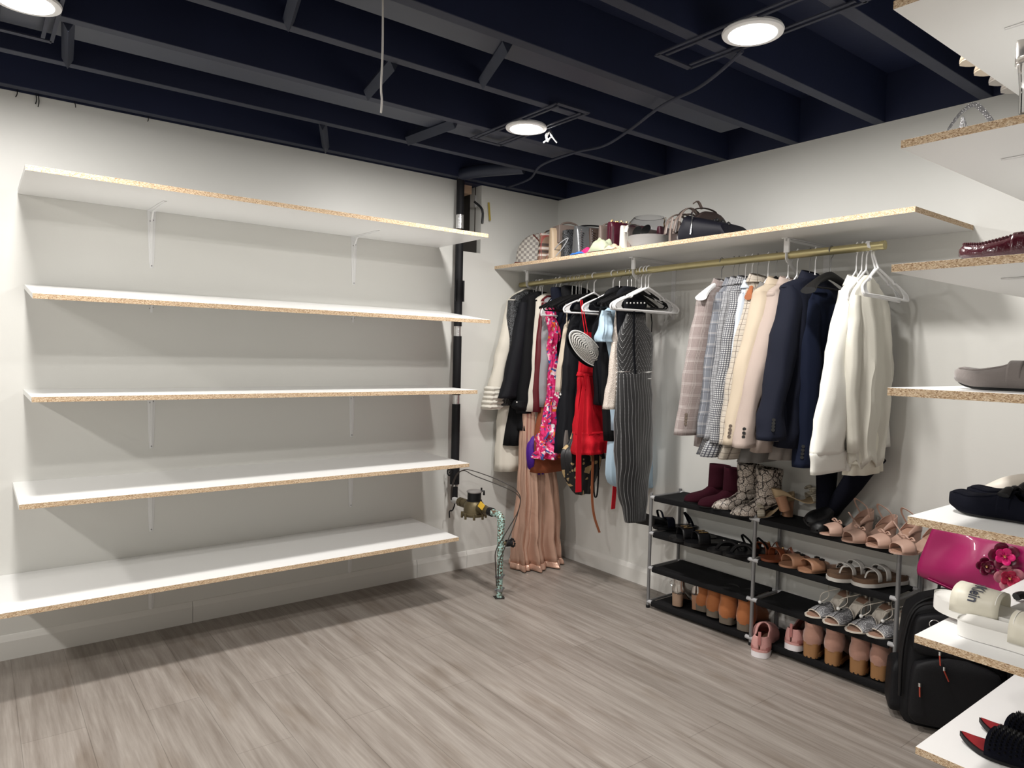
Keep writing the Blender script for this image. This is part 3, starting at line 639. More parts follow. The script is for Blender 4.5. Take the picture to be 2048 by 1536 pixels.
nz = n.N('TexNoise'); nz.inputs['Scale'].default_value = 12; n.L(v, nz.inputs['Vector']); sc = n.N('VectorMath', operation='SCALE'); sc.inputs['Scale'].default_value = .12; n.L(nz.outputs['Color'], sc.inputs[0]); n.L(v, vn.inputs[0]); n.L(sc.outputs[0], vn.inputs[1]); n.L(vn.outputs[0], d.inputs['Vector'])
FLOR = n.out(n.ramp(n.sep(d.outputs['Color'])[0], [(0, (.75, .02, .16)), (.3, (.9, .1, .32)), (.42, (.9, .55, .62)), (.52, (.85, .82, .85)), (.58, (.03, .09, .3)), (.68, (.5, .01, .09)), (.9, (.85, .16, .02)), (.94, (.8, .03, .2))], 'CONSTANT'))
RED = fab('red_crepe', (.56, .008, .02), .65, bump=.6, bscale=250); BLUE = fab('pale_blue_satin', (.42, .56, .68), .4); IVSQ = NT('ivory_sequin', .4); v = IVSQ.map(); IVSQ = IVSQ.out(IVSQ.mix(IVSQ.voro(v, 240), (.75, .68, .62), (.45, .38, .33)), IVSQ.voro(v, 240), .8)
PURP = fab('purple_satin', (.07, .015, .25), .5)
DK = BLK2
Y = hanger('w', 1057, 'white hanger nearest the corner holding the ivory coat', sc=.7)
o, _ = gment('coat', WCOAT, 'long ivory coat nearest the corner with fluffy cuffs', 'coat', Y, [(578, 1046, 1062, .02), (600, 1020, 1085, .035), (640, 1014, 1090, .04), (760, 1004, 1085, .045), (860, 997, 1070, .045), (940, 990, 1050, .05)], nf=3, amp=.1)
mb, _ = gloft(Y, [(600, 1012, 1030, .025), (640, 1004, 1032, .035), (700, 990, 1022, .035), (760, 976, 1010, .035), (800, 968, 1004, .035)], nf=3, amp=.05, n=28, yoff=-.02); gbuild(mb, 'sleeve', WCOAT, o)
mb = MB()
for k in range(5): gloft(Y, [(772+k*9, 971-k*1.5, 1003-k, .036, -.02), (776+k*9, 967-k*1.5, 1007-k, .041, -.02), (782+k*9, 970-k*1.5, 1003-k, .036, -.02)], mb=mb, nf=5, amp=.08, n=32, cap=(0, 0))
gbuild(mb, 'fluffy_cuff', mat('fleece', (.72, .69, .62), .95, bump=1, bscale=160), o)
def top(name, m, lab, cat, hx, body, sleeve=None, hk='w', hl=None, so=-.02, **k):
    Y = hanger(hk, hx, hl, sc=.5) if hl else P(hx, 520, X=RX).y
    o, r = gment(name, m, lab, cat, Y, body, **k)
    if sleeve:
        mb, _ = gloft(Y, sleeve, nf=3, amp=.06, n=28, yoff=so); gbuild(mb, 'sleeve', m, o)
    return o, Y
top('jacket', SEQ, 'black jacket with silver glitter in front of the ivory coat', 'jacket', 1062, [(580, 1050, 1068, .02), (600, 1022, 1080, .03), (640, 1018, 1085, .03), (800, 1006, 1075, .035)], [(602, 1013, 1034, .02), (640, 1010, 1036, .03), (700, 1008, 1032, .03), (810, 995, 1022, .028)], hk='b', hl='black hanger holding the glittery black jacket')
top('coat', BLKC, 'long plain black coat reaching lower than the black blazer', 'coat', 1068, [(586, 1060, 1078, .02), (604, 1040, 1105, .03), (640, 1036, 1110, .035), (760, 1030, 1105, .04), (888, 1011, 1098, .042)], None, hk='b', hl='black hanger holding the long black coat')
top('blazer', BLK2, 'black blazer with short wide sleeve behind the black ruffled one', 'jacket', 1074, [(586, 1064, 1082, .02), (604, 1044, 1100, .03), (640, 1040, 1104, .03), (780, 1034, 1095, .035)], [(606, 1034, 1056, .025), (640, 1028, 1054, .032), (700, 1016, 1046, .034), (760, 1004, 1036, .034), (796, 992, 1030, .032)], hl='white hanger holding the black blazer')
o, Yq = top('jacket', BLKC, 'black puckered jacket with a button tab on its sleeve', 'jacket', 1080, [(584, 1072, 1092, .02), (600, 1052, 1110, .03), (640, 1046, 1112, .03), (800, 1040, 1100, .035), (860, 1036, 1075, .035)], [(600, 1050, 1070, .025), (640, 1044, 1070, .032), (720, 1036, 1064, .034), (800, 1030, 1058, .032), (826, 1032, 1058, .03)], hl='white hanger holding the black puckered jacket')
mb, _ = gloft(Yq, [(800, 1024, 1048, .034), (812, 1021, 1046, .036), (818, 1028, 1050, .034)], nf=3, amp=.04, yoff=-.022, cap=(0, 0)); tb = gbuild(mb, 'sleeve_tab', BLKC, o); buttons(tb, [P(1034, 804, Y=Yq-.062)], .005, CHROME)
top('blouse', WCOAT, 'cream blouse strip between black jacket and burgundy sleeve', 'blouse', 1086, [(588, 1088, 1104, .02), (604, 1068, 1120, .03), (640, 1062, 1120, .03), (800, 1056, 1100, .035), (850, 1062, 1090, .03)], [(604, 1066, 1084, .025), (640, 1062, 1086, .03), (720, 1054, 1078, .03), (822, 1045, 1070, .028)], hl='white hanger holding the cream blouse')
top('blouse', BURG, 'burgundy leather top right of the cream blouse', 'blouse', 1091, [(592, 1092, 1108, .02), (606, 1078, 1120, .03), (640, 1072, 1120, .03), (790, 1066, 1105, .03)], [(606, 1076, 1092, .025), (640, 1070, 1092, .03), (720, 1062, 1084, .03), (823, 1057, 1080, .028)])
top('blouse', GRYB, 'silver gray satin blouse right of the burgundy one', 'blouse', 1096, [(596, 1094, 1112, .02), (608, 1086, 1124, .03), (660, 1080, 1124, .03), (780, 1076, 1110, .03)], [(608, 1084, 1100, .025), (640, 1078, 1100, .03), (720, 1072, 1094, .03), (813, 1070, 1088, .026)])
top('dress', RUST, 'rust brown dress behind the pink floral one', 'dress', 1100, [(600, 1098, 1114, .02), (640, 1086, 1130, .03), (760, 1082, 1140, .035), (860, 1074, 1140, .04), (942, 1064, 1128, .045)], None, nf=3, amp=.08)
o, Yq = top('blouse', OAT, 'beige knit top hem below the burgundy sleeve', 'blouse', 1088, [(640, 1074, 1110, .02), (760, 1068, 1105, .03), (858, 1066, 1090, .03)], None)
# floral ruffle dress
Y = P(1108, 520, X=RX).y; hanger('b', 1108, 'black hanger holding the pink floral dress', sc=.35)
o, _ = gment('dress', FLOR, 'pink floral dress with ruffled neck and tiered hem', 'dress', Y-.02, [(604, 1100, 1112, .02), (640, 1098, 1116, .02), (720, 1098, 1118, .022), (790, 1092, 1118, .03), (840, 1086, 1120, .035), (905, 1076, 1122, .045)], nf=4, amp=.12)
def ruffle(par, Y, rows, m, nm='ruffle', nf=7, amp=.3): mb, _ = gloft(Y, rows, nf=nf, amp=amp, n=60, cap=(0, 0)); gbuild(mb, nm, m, par)
mb = MB()
gloft(Y-.035, [(598, 1103, 1108, .008), (625, 1093, 1108, .02), (660, 1096, 1114, .022), (700, 1098, 1119, .02), (735, 1104, 1119, .012)], mb=mb, nf=7, amp=.35, n=60, cap=(0, 0))
gbuild(mb, 'neck_ruffle', FLOR, o)
ruffle(o, Y-.035, [(848, 1084, 1116, .036), (862, 1081, 1118, .045), (885, 1078, 1120, .05)], FLOR, 'tier_ruffle'); ruffle(o, Y-.035, [(880, 1078, 1118, .042), (900, 1074, 1121, .05), (916, 1071, 1122, .055)], FLOR, 'hem_ruffle')
# dark trousers and tops on hangers
hanger('w', 1113, 'white hanger holding the black blouse behind the floral dress', sc=.5); hanger('w', 1121, 'white hanger holding the navy trousers', sc=.6)
top('blouse', BLKV, 'black velvet top just right of the floral ruffle', 'blouse', 1114, [(578, 1112, 1140, .02), (590, 1104, 1150, .03), (640, 1112, 1150, .03), (760, 1112, 1140, .03)], None)
top('trousers', NAVYS, 'navy blue trousers with raised waistband folded over a hanger', 'trousers', 1122, [(576, 1112, 1134, .016), (580, 1104, 1160, .024), (610, 1106, 1160, .026), (640, 1116, 1150, .03), (800, 1116, 1150, .03), (900, 1112, 1150, .03)], None, cap=(1, 0))
for k, (hx, lb) in enumerate(((1138, 'thin hook velvet hanger left of the others, dark tops'), (1146, 'thin hook velvet hanger holding the navy dress'), (1154, 'thin hook velvet hanger holding the oatmeal top'), (1160, 'thin hook velvet hanger holding the slit black dress'), (1164, 'thin hook velvet hanger right of the slit dress one'), (1176, 'black hooked velvet hanger behind the red straps'))):
    hanger('b', hx, lb)
top('trousers', BLKC, 'black trousers with wide waistband right of the navy pair', 'trousers', 1138, [(572, 1128, 1150, .016), (578, 1124, 1178, .02), (600, 1124, 1178, .022), (640, 1130, 1170, .025), (880, 1130, 1165, .03)], None)
top('dress', NAVYS, 'dark navy dress behind the oatmeal fringed top', 'dress', 1146, [(606, 1134, 1160, .02), (680, 1124, 1150, .022), (800, 1118, 1150, .03), (905, 1112, 1150, .035)], None)
o, Yq = top('top', OAT, 'oatmeal sleeveless top with hanging pearl beads at its side', 'blouse', 1150, [(640, 1138, 1144, .006), (660, 1126, 1146, .012), (720, 1118, 1136, .018), (784, 1110, 1124, .02)], None)
mb = MB(); mb.tube([P(1131, 604, Y=Yq-.02), P(1134, 630, Y=Yq-.02), P(1133, 650, Y=Yq-.02)], .003, 6); mb.build('strap', OAT, o)
for k in range(4):
    x = 1111+k*3.6; a = P(x, 783, Y=Yq-.02); b = P(x-.6, 787+(k % 3)*3, Y=Yq-.02); MB().tube([a, b], .0012, 5).ball(b+Vector((0, 0, -.006)), .0062).build('pearl_drop', BTNW, o)
top('dress', BLK2, 'long black dress with a side slit left of the red dress', 'dress', 1158, [(610, 1150, 1180, .02), (660, 1136, 1172, .022), (720, 1128, 1168, .026), (800, 1122, 1168, .032), (906, 1120, 1164, .04)], None, nf=3, amp=.12)
top('dress', BLKV, 'black strappy dress between slit dress and red dress', 'dress', 1168, [(590, 1160, 1200, .02), (640, 1160, 1200, .025), (700, 1156, 1200, .03), (820, 1150, 1205, .03), (918, 1150, 1208, .04)], None, nf=4, amp=.1)
# red wrap dress
Y = P(1196, 520, X=RX).y-.02; hanger('w', 1190, 'empty looking white hanger over the red dress straps')
o, _ = gment('dress', RED, 'red wrap dress with tied waist sash and flounced hem', 'dress', Y, [(665, 1168, 1182, .012), (700, 1160, 1190, .02), (746, 1158, 1196, .022), (760, 1156, 1198, .024), (820, 1151, 1210, .035), (862, 1149, 1216, .042), (866, 1149, 1217, .044)], nf=6, amp=.14)
ruffle(o, Y, [(862, 1149, 1216, .043), (880, 1147, 1219, .05), (906, 1146, 1223, .055)], RED, 'flounce', 6, .12)
mb, _ = gloft(Y-.004, [(744, 1157, 1197, .025), (752, 1156, 1198, .027)], nf=4, amp=.03, cap=(0, 0)); gbuild(mb, 'waistband', RED, o)
for xa, xb in ((1162, 1174), (1165, 1180)):
    MB().tube([P(xa-1, 600, Y=Y-.012), P((xa+xb)/2-2, 640, Y=Y-.02), P(xb, 690, Y=Y-.02)], .0028, 6, sm=3).build('shoulder_strap', RED, o)
def ribbon(pts, w_, th, nm, m, par=None, **k):
    mb = MB(); path = smooth_path(pts, 5); rg = []
    for i, p in enumerate(path):
        ww = w_(i/(len(path)-1)) if callable(w_) else w_
        rg.append([p+Vector((dx*ww*.62, -dx*ww*.5*0-dx*ww*.78*0+dy*th, 0)) for dx, dy in ((-1, -1), (1, -1), (1, 1), (-1, 1))])
    mb.loft(rg); return mb.build(nm, m, par, **k)
ribbon([P(1172, 748, Y=Y-.035), P(1164, 800, Y=Y-.05), P(1158, 880, Y=Y-.062), P(1157, 984, Y=Y-.06)], lambda t: .013+.02*t, .0015, 'sash', RED, o)
ribbon([P(1170, 748, Y=Y-.035), P(1173, 772, Y=Y-.045), P(1171, 778, Y=Y-.045)], .005, .0015, 'bow_loop', RED, o)
MB().ball(P(1169, 750, Y=Y-.03), .009).build('sash_knot', RED, o)
ribbon([P(1228, 905, Y=-.74), P(1230, 960, Y=-.74), P(1226, 1018, Y=-.74)], .024, .0015, 'red_scarf', RED, None, label='loose red sash end hanging left of the glittery black dress', cat='scarf')
# beaded fascinator / cap
n = NT('bead_rows', .4); v = n.tc.outputs['UV']; sv = n.sep(v); st = n.math('SINE', n.math('MULTIPLY', sv[1], 620)); BEAD = n.out(n.mix(n.math('GREATER_THAN', n.math('ADD', st, n.math('MULTIPLY', n.voro(n.map(), 260), 1.2)), .35), (.02, .02, .022), (.72, .7, .66)), n.voro(n.map(), 260), .8, .003)
Yc = P(1185, 700, X=-.45).y; pc = P(1172, 697, Y=-.80)
t = thing('beaded_cap', 'oval cap encrusted in silver and black beads hanging over the red dress', 'cap', pc)
ax = (P(1204, 728, Y=-.80)-P(1143, 668, Y=-.80)); Lc = ax.length/2; ax.normalize(); nv = Vector((-.55, -.80, .2)); nv = (nv-ax*nv.dot(ax)).normalized(); bv = nv.cross(ax).normalized()
def capring(r0, r1, steps, hgt):
    out = []
    for j in range(steps):
        s = j/(steps-1); e = r0+(r1-r0)*s
        out.append([ax*math.cos(q)*Lc*e*(1.0)+bv*math.sin(q)*Lc*.40*e+nv*hgt*(1-(e)**2.4) for q in [2*PI*i/48 for i in range(48)]])
    return out
MB().loft(capring(1, .04, 14, .02), cap=(0, 1)).build('beaded_shell', BEAD, t, solid=.004)
pl = [a+nv*.004 for a in capring(1.03, 1.0, 2, 0)[0]]
MB().tube([p for p in pl]+[pl[0]], .0035, 6, cap=(0, 0)).build('bead_rim', BTNW, t)
MB().loft([[(p-nv*.01-bv*.018) for p in r] for r in capring(.98, .04, 8, -.03)], cap=(0, 1)).build('black_lining', BLKV, t, solid=.003)
# black ruched / lace garments
hanger('w', 1228, 'white hanger partly behind the pale blue satin top')
top('dress', BLKV, 'black ruched satin dress between red dress and blue satin top', 'dress', 1224, [(632, 1196, 1215, .014), (660, 1184, 1214, .02), (720, 1184, 1225, .024), (800, 1192, 1226, .03), (810, 1196, 1226, .03)], None, nf=6, amp=.16)
for k, (hx, lb) in enumerate(((1240, 'bent hook velvet hanger over the blue satin top'), (1256, 'velvet hanger of the black halter dress, left hook'), (1264, 'velvet hanger of the black halter dress, right hook'))): hanger('b', hx, lb, y=P(hx, 540, X=RX).y)
top('blouse', BLKC, 'black top with dark red trim behind the empty hangers', 'blouse', 1236, [(574, 1232, 1262, .018), (590, 1212, 1275, .024), (640, 1200, 1275, .026), (760, 1206, 1260, .026), (880, 1212, 1260, .03)], None)
Y = P(1246, 540, X=RX).y
o, _ = gment('blouse', BLUE, 'pale blue satin top with flared short sleeve', 'blouse', Y, [(618, 1216, 1262, .012), (632, 1208, 1260, .022), (680, 1214, 1258, .024), (740, 1222, 1256, .024), (860, 1224, 1256, .026)], nf=5, amp=.1)
mb, _ = gloft(Y-.02, [(622, 1204, 1222, .014), (640, 1200, 1224, .024), (668, 1194, 1222, .034), (684, 1196, 1226, .03)], nf=4, amp=.14, n=40); gbuild(mb, 'sleeve', BLUE, o)
o, _ = gment('skirt', BLUE, 'long pale blue satin skirt showing either side of the glittery dress', 'skirt', Y+.03, [(700, 1230, 1270, .015), (840, 1222, 1290, .03), (908, 1217, 1300, .035), (960, 1222, 1304, .035), (976, 1260, 1308, .03)], nf=5, amp=.14)
Y = P(1252, 540, X=RX).y-.03
o, _ = gment('blouse', IVSQ, 'ivory sequinned top edged with pearls left of the glittery dress', 'blouse', Y, [(622, 1232, 1240, .006), (660, 1228, 1244, .012), (700, 1222, 1250, .018), (780, 1214, 1248, .022), (818, 1209, 1240, .022)], nf=3, amp=.08)
for k in range(14): p = P(1234.5-k*.15, 690+k*9.2, Y=Y-.03); MB().ball(p, .0042, n=6).build('pearl', BTNW, o)
# rhinestone halter dress
n = NT('rhinestone_black', .6, sheen=.3); sv = n.sep(n.tc.outputs['UV']); chv = n.math('ADD', n.math('MULTIPLY', n.math('ABSOLUTE', n.math('SUBTRACT', n.math('FRACT', n.math('DIVIDE', sv[0], .19)), .5)), .19), n.math('MULTIPLY', sv[1], .55)); ust = n.math('ADD', sv[0], n.math('MULTIPLY', n.math('SINE', n.math('MULTIPLY', sv[1], 7.0)), .012)); tsel = n.math('LESS_THAN', sv[1], .34); u0 = n.math('ADD', n.math('MULTIPLY', chv, tsel), n.math('MULTIPLY', ust, n.math('SUBTRACT', 1, tsel)))
du = n.math('SUBTRACT', n.math('FRACT', n.math('DIVIDE', u0, .019)), .5); dv = n.math('SUBTRACT', n.math('FRACT', n.math('DIVIDE', sv[1], .0072)), .5)
r2 = n.math('ADD', n.math('MULTIPLY', n.math('MULTIPLY', du, du), 6.9), n.math('MULTIPLY', dv, dv)); dot = n.math('LESS_THAN', r2, .045)
RHI = n.out(n.mix(dot, (.003, .003, .004), (.5, .5, .52)), n.noise(n.map(), 400), .2)
Y = P(1270, 540, X=RX).y-.03
o, rg = gment('dress', RHI, 'long black halter dress covered in lines of rhinestones', 'dress', Y, [(628, 1254, 1288, .012), (645, 1249, 1290, .018), (664, 1240, 1302, .024), (680, 1236, 1305, .03), (746, 1237, 1303, .036), (752, 1236, 1303, .036), (860, 1231, 1304, .042), (950, 1236, 1300, .038), (1012, 1246, 1294, .03), (1042, 1251, 1292, .026)], nf=3, amp=.06)
ribbon([P(1268, 622, Y=Y-.02), P(1268, 700, Y=Y-.042), P(1271, 748, Y=Y-.045)], .01, .002, 'front_band', BLKV, o)
for py in (742, 756): mb, _ = gloft(Y, [(py, 1236, 1304, .038), (py+3, 1236, 1304, .039)], nf=3, amp=.03, cap=(0, 0)); gbuild(mb, 'waist_band', CHROME, o, solid=.001)
mb, _ = gloft(Y, [(600, 1250, 1286, .016), (612, 1250, 1288, .018), (628, 1253, 1289, .016)], nf=2, amp=.03, cap=(0, 0)); gbuild(mb, 'collar', BLKV, o)
for k in range(6): MB().ball(P(1254+k*7, 606, Y=Y-.022), .0045, n=6).build('collar_pearl', BTNW, o)
for p in ((P(1236, 684, Y=Y-.03)), (P(1304, 668, Y=Y-.02))):
    pass
MB().tube([P(1302, 628, Y=Y), P(1304, 645, Y=Y), P(1303, 664, Y=Y)], .0028, 6).build('back_strap', BLKV, o)
Y2 = P(1283, 540, X=RX).y
o, _ = gment('blouse', BLKV, 'black velvet bodice on broad shouldered hanger behind the white hangers', 'blouse', Y2+.05, [(574, 1248, 1272, .014), (586, 1238, 1286, .02), (604, 1232, 1292, .02), (630, 1236, 1290, .02), (700, 1240, 1290, .02)], nf=3, amp=.06)
for k, hx in enumerate((1272, 1279)): hanger('b', hx, 'black velvet hanger with curved shoulders behind the white hangers, %s' % ('left' if k == 0 else 'right'), -.25, y=P(hx, 540, X=RX).y)
for k, hx in enumerate((1284, 1292, 1298)): hanger('w', hx, 'empty white plastic hanger in the middle of the rod, %s of three' % ('leftmost', 'middle', 'rightmost')[k], -.04*k, y=P(hx, 540, X=RX).y)
# bottom pieces
Y = -.205
mb = MB(); rings = []; ctl = [(690, 1050, 1085, .03), (880, 1040, 1100, .05), (960, 1036, 1108, .06), (1060, 1030, 1114, .08), (1120, 1028, 1118, .095)]
mb, rings = gloft(Y, ctl, nf=9, amp=.17, n=128, sup=.85, zlow=.012)
o = gbuild(mb, 'dress', SAT, label='long rose satin dress touching the floor in the corner', cat='dress', group='clothes on the rod')
ft = MB(); base = rings[-1]; out = []
cx = sum(p.x for p in base)/len(base); cy = sum(p.y for p in base)/len(base)
for j in range(6):
    s = j/5; out.append([Vector((cx+(p.x-cx)*(1+.06*math.sin(s*PI*.6)), cy+(p.y-cy)*(1+.1*s)-.01*s, max(.006, p.z*(1-s)+0.006+.006*math.sin(PI*s)*(1+math.sin(7*math.atan2(p.y-cy, p.x-cx))))) ) for p in base])
ft.loft(out, 0, (0, 0)); gbuild(ft, 'puddled_hem', SAT, o)
hanger('w', 1066, 'white hanger holding the rose satin dress', y=Y, sc=.6)
top('blouse', PURP, 'purple satin hem showing above the rose satin dress', 'blouse', 1090, [(862, 1066, 1098, .02), (895, 1052, 1096, .035), (930, 1052, 1092, .04), (948, 1062, 1086, .03)], None, nf=5, amp=.15)
n = NT('black_gold_scarf', .5); v = n.map(); SCF = n.out(n.mix(n.math('GREATER_THAN', n.noise(v, 24, 1), .6), (.008, .008, .01), (.5, .36, .18)))
o, _ = gment('scarf', SCF, 'black silk scarf with gold chain print below the red dress', 'scarf', -.62, [(840, 1150, 1170, .01), (880, 1142, 1190, .02), (905, 1124, 1196, .025), (950, 1134, 1194, .028), (988, 1158, 1182, .02)], nf=5, amp=.25)
o, _ = gment('scarf', fab('grey_print', (.16, .14, .13)), 'gray printed blouse corner beside the gold print scarf', 'blouse', -.55, [(860, 1130, 1150, .01), (900, 1126, 1152, .02), (945, 1128, 1150, .015), (955, 1134, 1142, .01)], nf=3, amp=.1)
BELT = mat('tan_belt_leather', (.27, .085, .035), .45)
ribbon([P(1186, 800, Y=-.72), P(1186, 900, Y=-.72), P(1184, 985, Y=-.72), P(1188, 1030, Y=-.72), P(1199, 1065, Y=-.72)], .012, .002, 'belt', BELT, None, label='tan leather belt with free end hanging below the red dress', cat='belt')
ribbon([P(1196, 860, Y=-.70), P(1197, 940, Y=-.70), P(1194, 990, Y=-.70), P(1188, 984, Y=-.70), P(1188, 900, Y=-.70)], .007, .002, 'belt', BLKL, None, label='black belt loop hanging right of the tan belt', cat='belt')
# ---------------------------------------------------------------- shoes (local: heel at y=0, toe +Y, sole on z=0)
FOOT = [(0, .0), (.02, .19), (.06, .28), (.15, .34), (.35, .32), (.5, .37), (.68, .49), (.8, .48), (.9, .38), (.96, .25), (1, .0)]
POINT = [(0, .0), (.02, .19), (.06, .28), (.15, .33), (.35, .31), (.5, .37), (.66, .47), (.78, .42), (.9, .24), (.97, .1), (1, .0)]
SLIDE = [(0, .0), (.02, .26), (.07, .38), (.18, .43), (.4, .42), (.6, .47), (.75, .5), (.88, .43), (.96, .28), (1, .0)]
def foot_w(t, W, tab=FOOT): return max(.0008, cr(tab, t)*W)
def zprof(hh, toe=0): return lambda t: hh*(1-min(1, max(0, (t-.12)/.5))**1.0*(3-2*min(1, max(0, (t-.12)/.5)))*min(1, max(0, (t-.12)/.5))) + toe*max(0, (t-.75)/.25)**2
TS = [0, .01, .03, .06, .1, .16, .23, .3, .38, .46, .54, .61, .68, .74, .8, .86, .9, .94, .97, .99, 1]
def sole(L, W, th, hh=0, tab=FOOT, grow=0, toe=0, z0=0, wedge=False, cup=0, mb=None, m=0):
    zp = zprof(hh, toe); rings = []
    for t in TS:
        w_ = foot_w(t, W, tab)+grow*(1 if 0 < t < 1 else .3); y = t*L+(grow if t > .5 else -grow)*(abs(t-.5)*2)**4
        zb = z0+(0 if wedge else zp(t)); zt = z0+zp(t)+th
        rings.append([(-w_, y, zb), (-w_*.96, y, zb-0), (0, y, zb), (w_*.96, y, zb), (w_, y, zb), (w_, y, zt+cup), (w_*.9, y, zt+cup*.6), (0, y, zt), (-w_*.9, y, zt+cup*.6), (-w_, y, zt+cup)])
    mb = mb or MB(); return mb.loft(rings, m)
def upper(L, W, hf, t0=0, t1=1, op=None, z0=0, hh=0, tab=FOOT, grow=.002, toe=0, pw=.62, n=20, mb=None, m=0, a1=90):
    """hf(t): height; op(t): half angle (deg) left open at the top"""
    zp = zprof(hh, toe); ts = [t for t in [i/44 for i in range(45)]+[.01, .99] if t0-1e-6 <= t <= t1+1e-6]; ts = sorted(set(ts+[t0, t1]))
    mb = mb or MB(); ids = []; 
    for t in ts:
        w_ = foot_w(t, W, tab)+grow; h = hf(t); o_ = op(t) if op else 0; row = []
        for i in range(n+1):
            s = -1+2*i/n; a = math.copysign(o_+(a1-o_)*abs(s), s) if o_ > 0 else a1*s
            r = math.radians(a); y = t*L
            row.append((w_*math.copysign(abs(math.sin(r))**.8, a), y, z0+zp(t)+max(0, math.cos(r))**pw*h))
        ids.append([mb.v(p) for p in row])
    for j in range(len(ts)-1):
        for i in range(n):
            if op and min(op(ts[j]), op(ts[j+1])) > 0 and i in (n//2-1, n//2) and n % 2 == 0:
                pass
            mb.f((ids[j][i], ids[j][i+1], ids[j+1][i+1], ids[j+1][i]), m, [(ids[j][i]*0+i/n*W*2, ts[j]*L)]*1+[((i+1)/n*W*2, ts[j]*L), ((i+1)/n*W*2, ts[j+1]*L), (i/n*W*2, ts[j+1]*L)])
    return mb
def upper2(L, W, hf, op, n=20, **k):
    """upper with a foot opening: left and right flanks are separate grids where op(t)>0"""
    t0, t1 = k.pop('t0', 0), k.pop('t1', 1); z0 = k.get('z0', 0); hh = k.get('hh', 0); tab = k.get('tab', FOOT); grow = k.get('grow', .002); toe = k.get('toe', 0); pw = k.get('pw', .62)
    zp = zprof(hh, toe); ts = sorted(set([t for t in [i/44 for i in range(45)]+[.01, .99] if t0 <= t <= t1]+[t0, t1])); mb = k.get('mb') or MB(); half = n//2
    for sgn in (-1, 1):
        ids = []
        for t in ts:
            w_ = foot_w(t, W, tab)+grow; h = hf(t); o_ = op(t); row = []
            for i in range(half+1):
                a = math.radians(o_+(90-o_)*i/half); row.append(mb.v((sgn*w_*math.sin(a)**.8 if a > 0 else 0, t*L, z0+zp(t)+max(0, math.cos(a))**pw*h)))
            ids.append(row)
        for j in range(len(ts)-1):
            for i in range(half): mb.f((ids[j][i], ids[j][i+1], ids[j+1][i+1], ids[j+1][i]), k.get('m', 0), [(i*.01, ts[j]*L), (i*.01+.01, ts[j]*L), (i*.01+.01, ts[j+1]*L), (i*.01, ts[j+1]*L)])
    return mb
def band(L, W, t0, t1, hf, ang0=-90, ang1=90, z0=0, hh=0, tab=FOOT, grow=.002, skew=0, n=20, mb=None, pw=.62):
    zp = zprof(hh); mb = mb or MB(); ids = []; K = 6
    for j in range(K+1):
        row = []
        for i in range(n+1):
            a = math.radians(ang0+(ang1-ang0)*i/n); t = t0+(t1-t0)*j/K+skew*math.sin(a); t = min(.985, max(.01, t)); w_ = foot_w(t, W, tab)+grow
            row.append(mb.v((w_*math.copysign(abs(math.sin(a))**.8, a), t*L, z0+zp(t)+max(0, math.cos(a))**pw*hf(t))))
        ids.append(row)
    for j in range(K):
        for i in range(n): mb.f((ids[j][i], ids[j][i+1], ids[j+1][i+1], ids[j+1][i]), 0, [(i*.008, j*.008), ((i+1)*.008, j*.008), ((i+1)*.008, (j+1)*.008), (i*.008, (j+1)*.008)])
    return mb
def block_heel(W, hh, y0, y1, tp=.8, m=0, mb=None, n=16, z0=0):
    rg = []
    for s in (0, .3, .7, 1):
        k = tp+(1-tp)*s**1.5; cy = (y0+y1)/2; ry = (y1-y0)/2*k; rx = W*k
        rg.append([(rx*math.copysign(abs(math.cos(q))**.6, math.cos(q)), cy+ry*math.copysign(abs(math.sin(q))**.7, math.sin(q))*(1 if math.sin(q) > 0 else 1), z0+hh*s) for q in [2*PI*i/n for i in range(n)]])
    return (mb or MB()).loft(rg, m)
def shaft(L, W, z0, z1, y0, wa, wb, top_w, top_l, lean=0, mb=None, m=0, cap=(0, 0), wob=0):
    rg = []
    for k in range(9):
        s = k/8; a = wa+(top_w-wa)*s; b = wb+(top_l-wb)*s; z = z0+(z1-z0)*s
        rg.append([(a*math.cos(q)*(1+wob*math.sin(3*q+9*s)), y0+lean*s+b*math.sin(q)*(1+wob*math.cos(2*q+12*s)), z+(.004*math.sin(q) if k == 8 else 0)) for q in [2*PI*i/28 for i in range(28)]])
    return (mb or MB()).loft(rg, m, cap)
SP = {}
def put(kind, builder, loc, rz, lab, grp, rot=None, cat='shoe', scale=None):
    if kind not in SP:
        t = builder(); SP[kind] = t; t.location = loc; t.rotation_euler = rot or (0, 0, rz); t['label'] = lab; t['group'] = grp; t['category'] = cat
        if scale: t.scale = scale
        return t
    return dup(SP[kind], loc, rz, lab, grp, rot, scale)
def sh(nm): return thing(nm, 'x', 'shoe')
NUDE = mat('nude_leather', (.52, .34, .27), .45); NUDEI = mat('nude_insole', (.42, .25, .18), .6); SKIN = NT('snakeskin', .4)
v0 = SKIN.map(); vv = SKIN.N('VectorMath', operation='ADD'); vn_ = SKIN.N('TexNoise'); vn_.inputs['Scale'].default_value = 35; SKIN.L(v0, vn_.inputs['Vector']); vs_ = SKIN.N('VectorMath', operation='SCALE'); vs_.inputs['Scale'].default_value = .03; SKIN.L(vn_.outputs['Color'], vs_.inputs[0]); SKIN.L(v0, vv.inputs[0]); SKIN.L(vs_.outputs[0], vv.inputs[1]); v = vv.outputs[0]; e = SKIN.voro(v, 30, 'Distance', 'DISTANCE_TO_EDGE'); e2 = SKIN.voro(v, 150, 'Distance', 'DISTANCE_TO_EDGE'); nz_ = SKIN.noise(v, 30, 3)
msk = SKIN.math('LESS_THAN', SKIN.math('SUBTRACT', e, SKIN.math('MULTIPLY', nz_, .11)), .0)
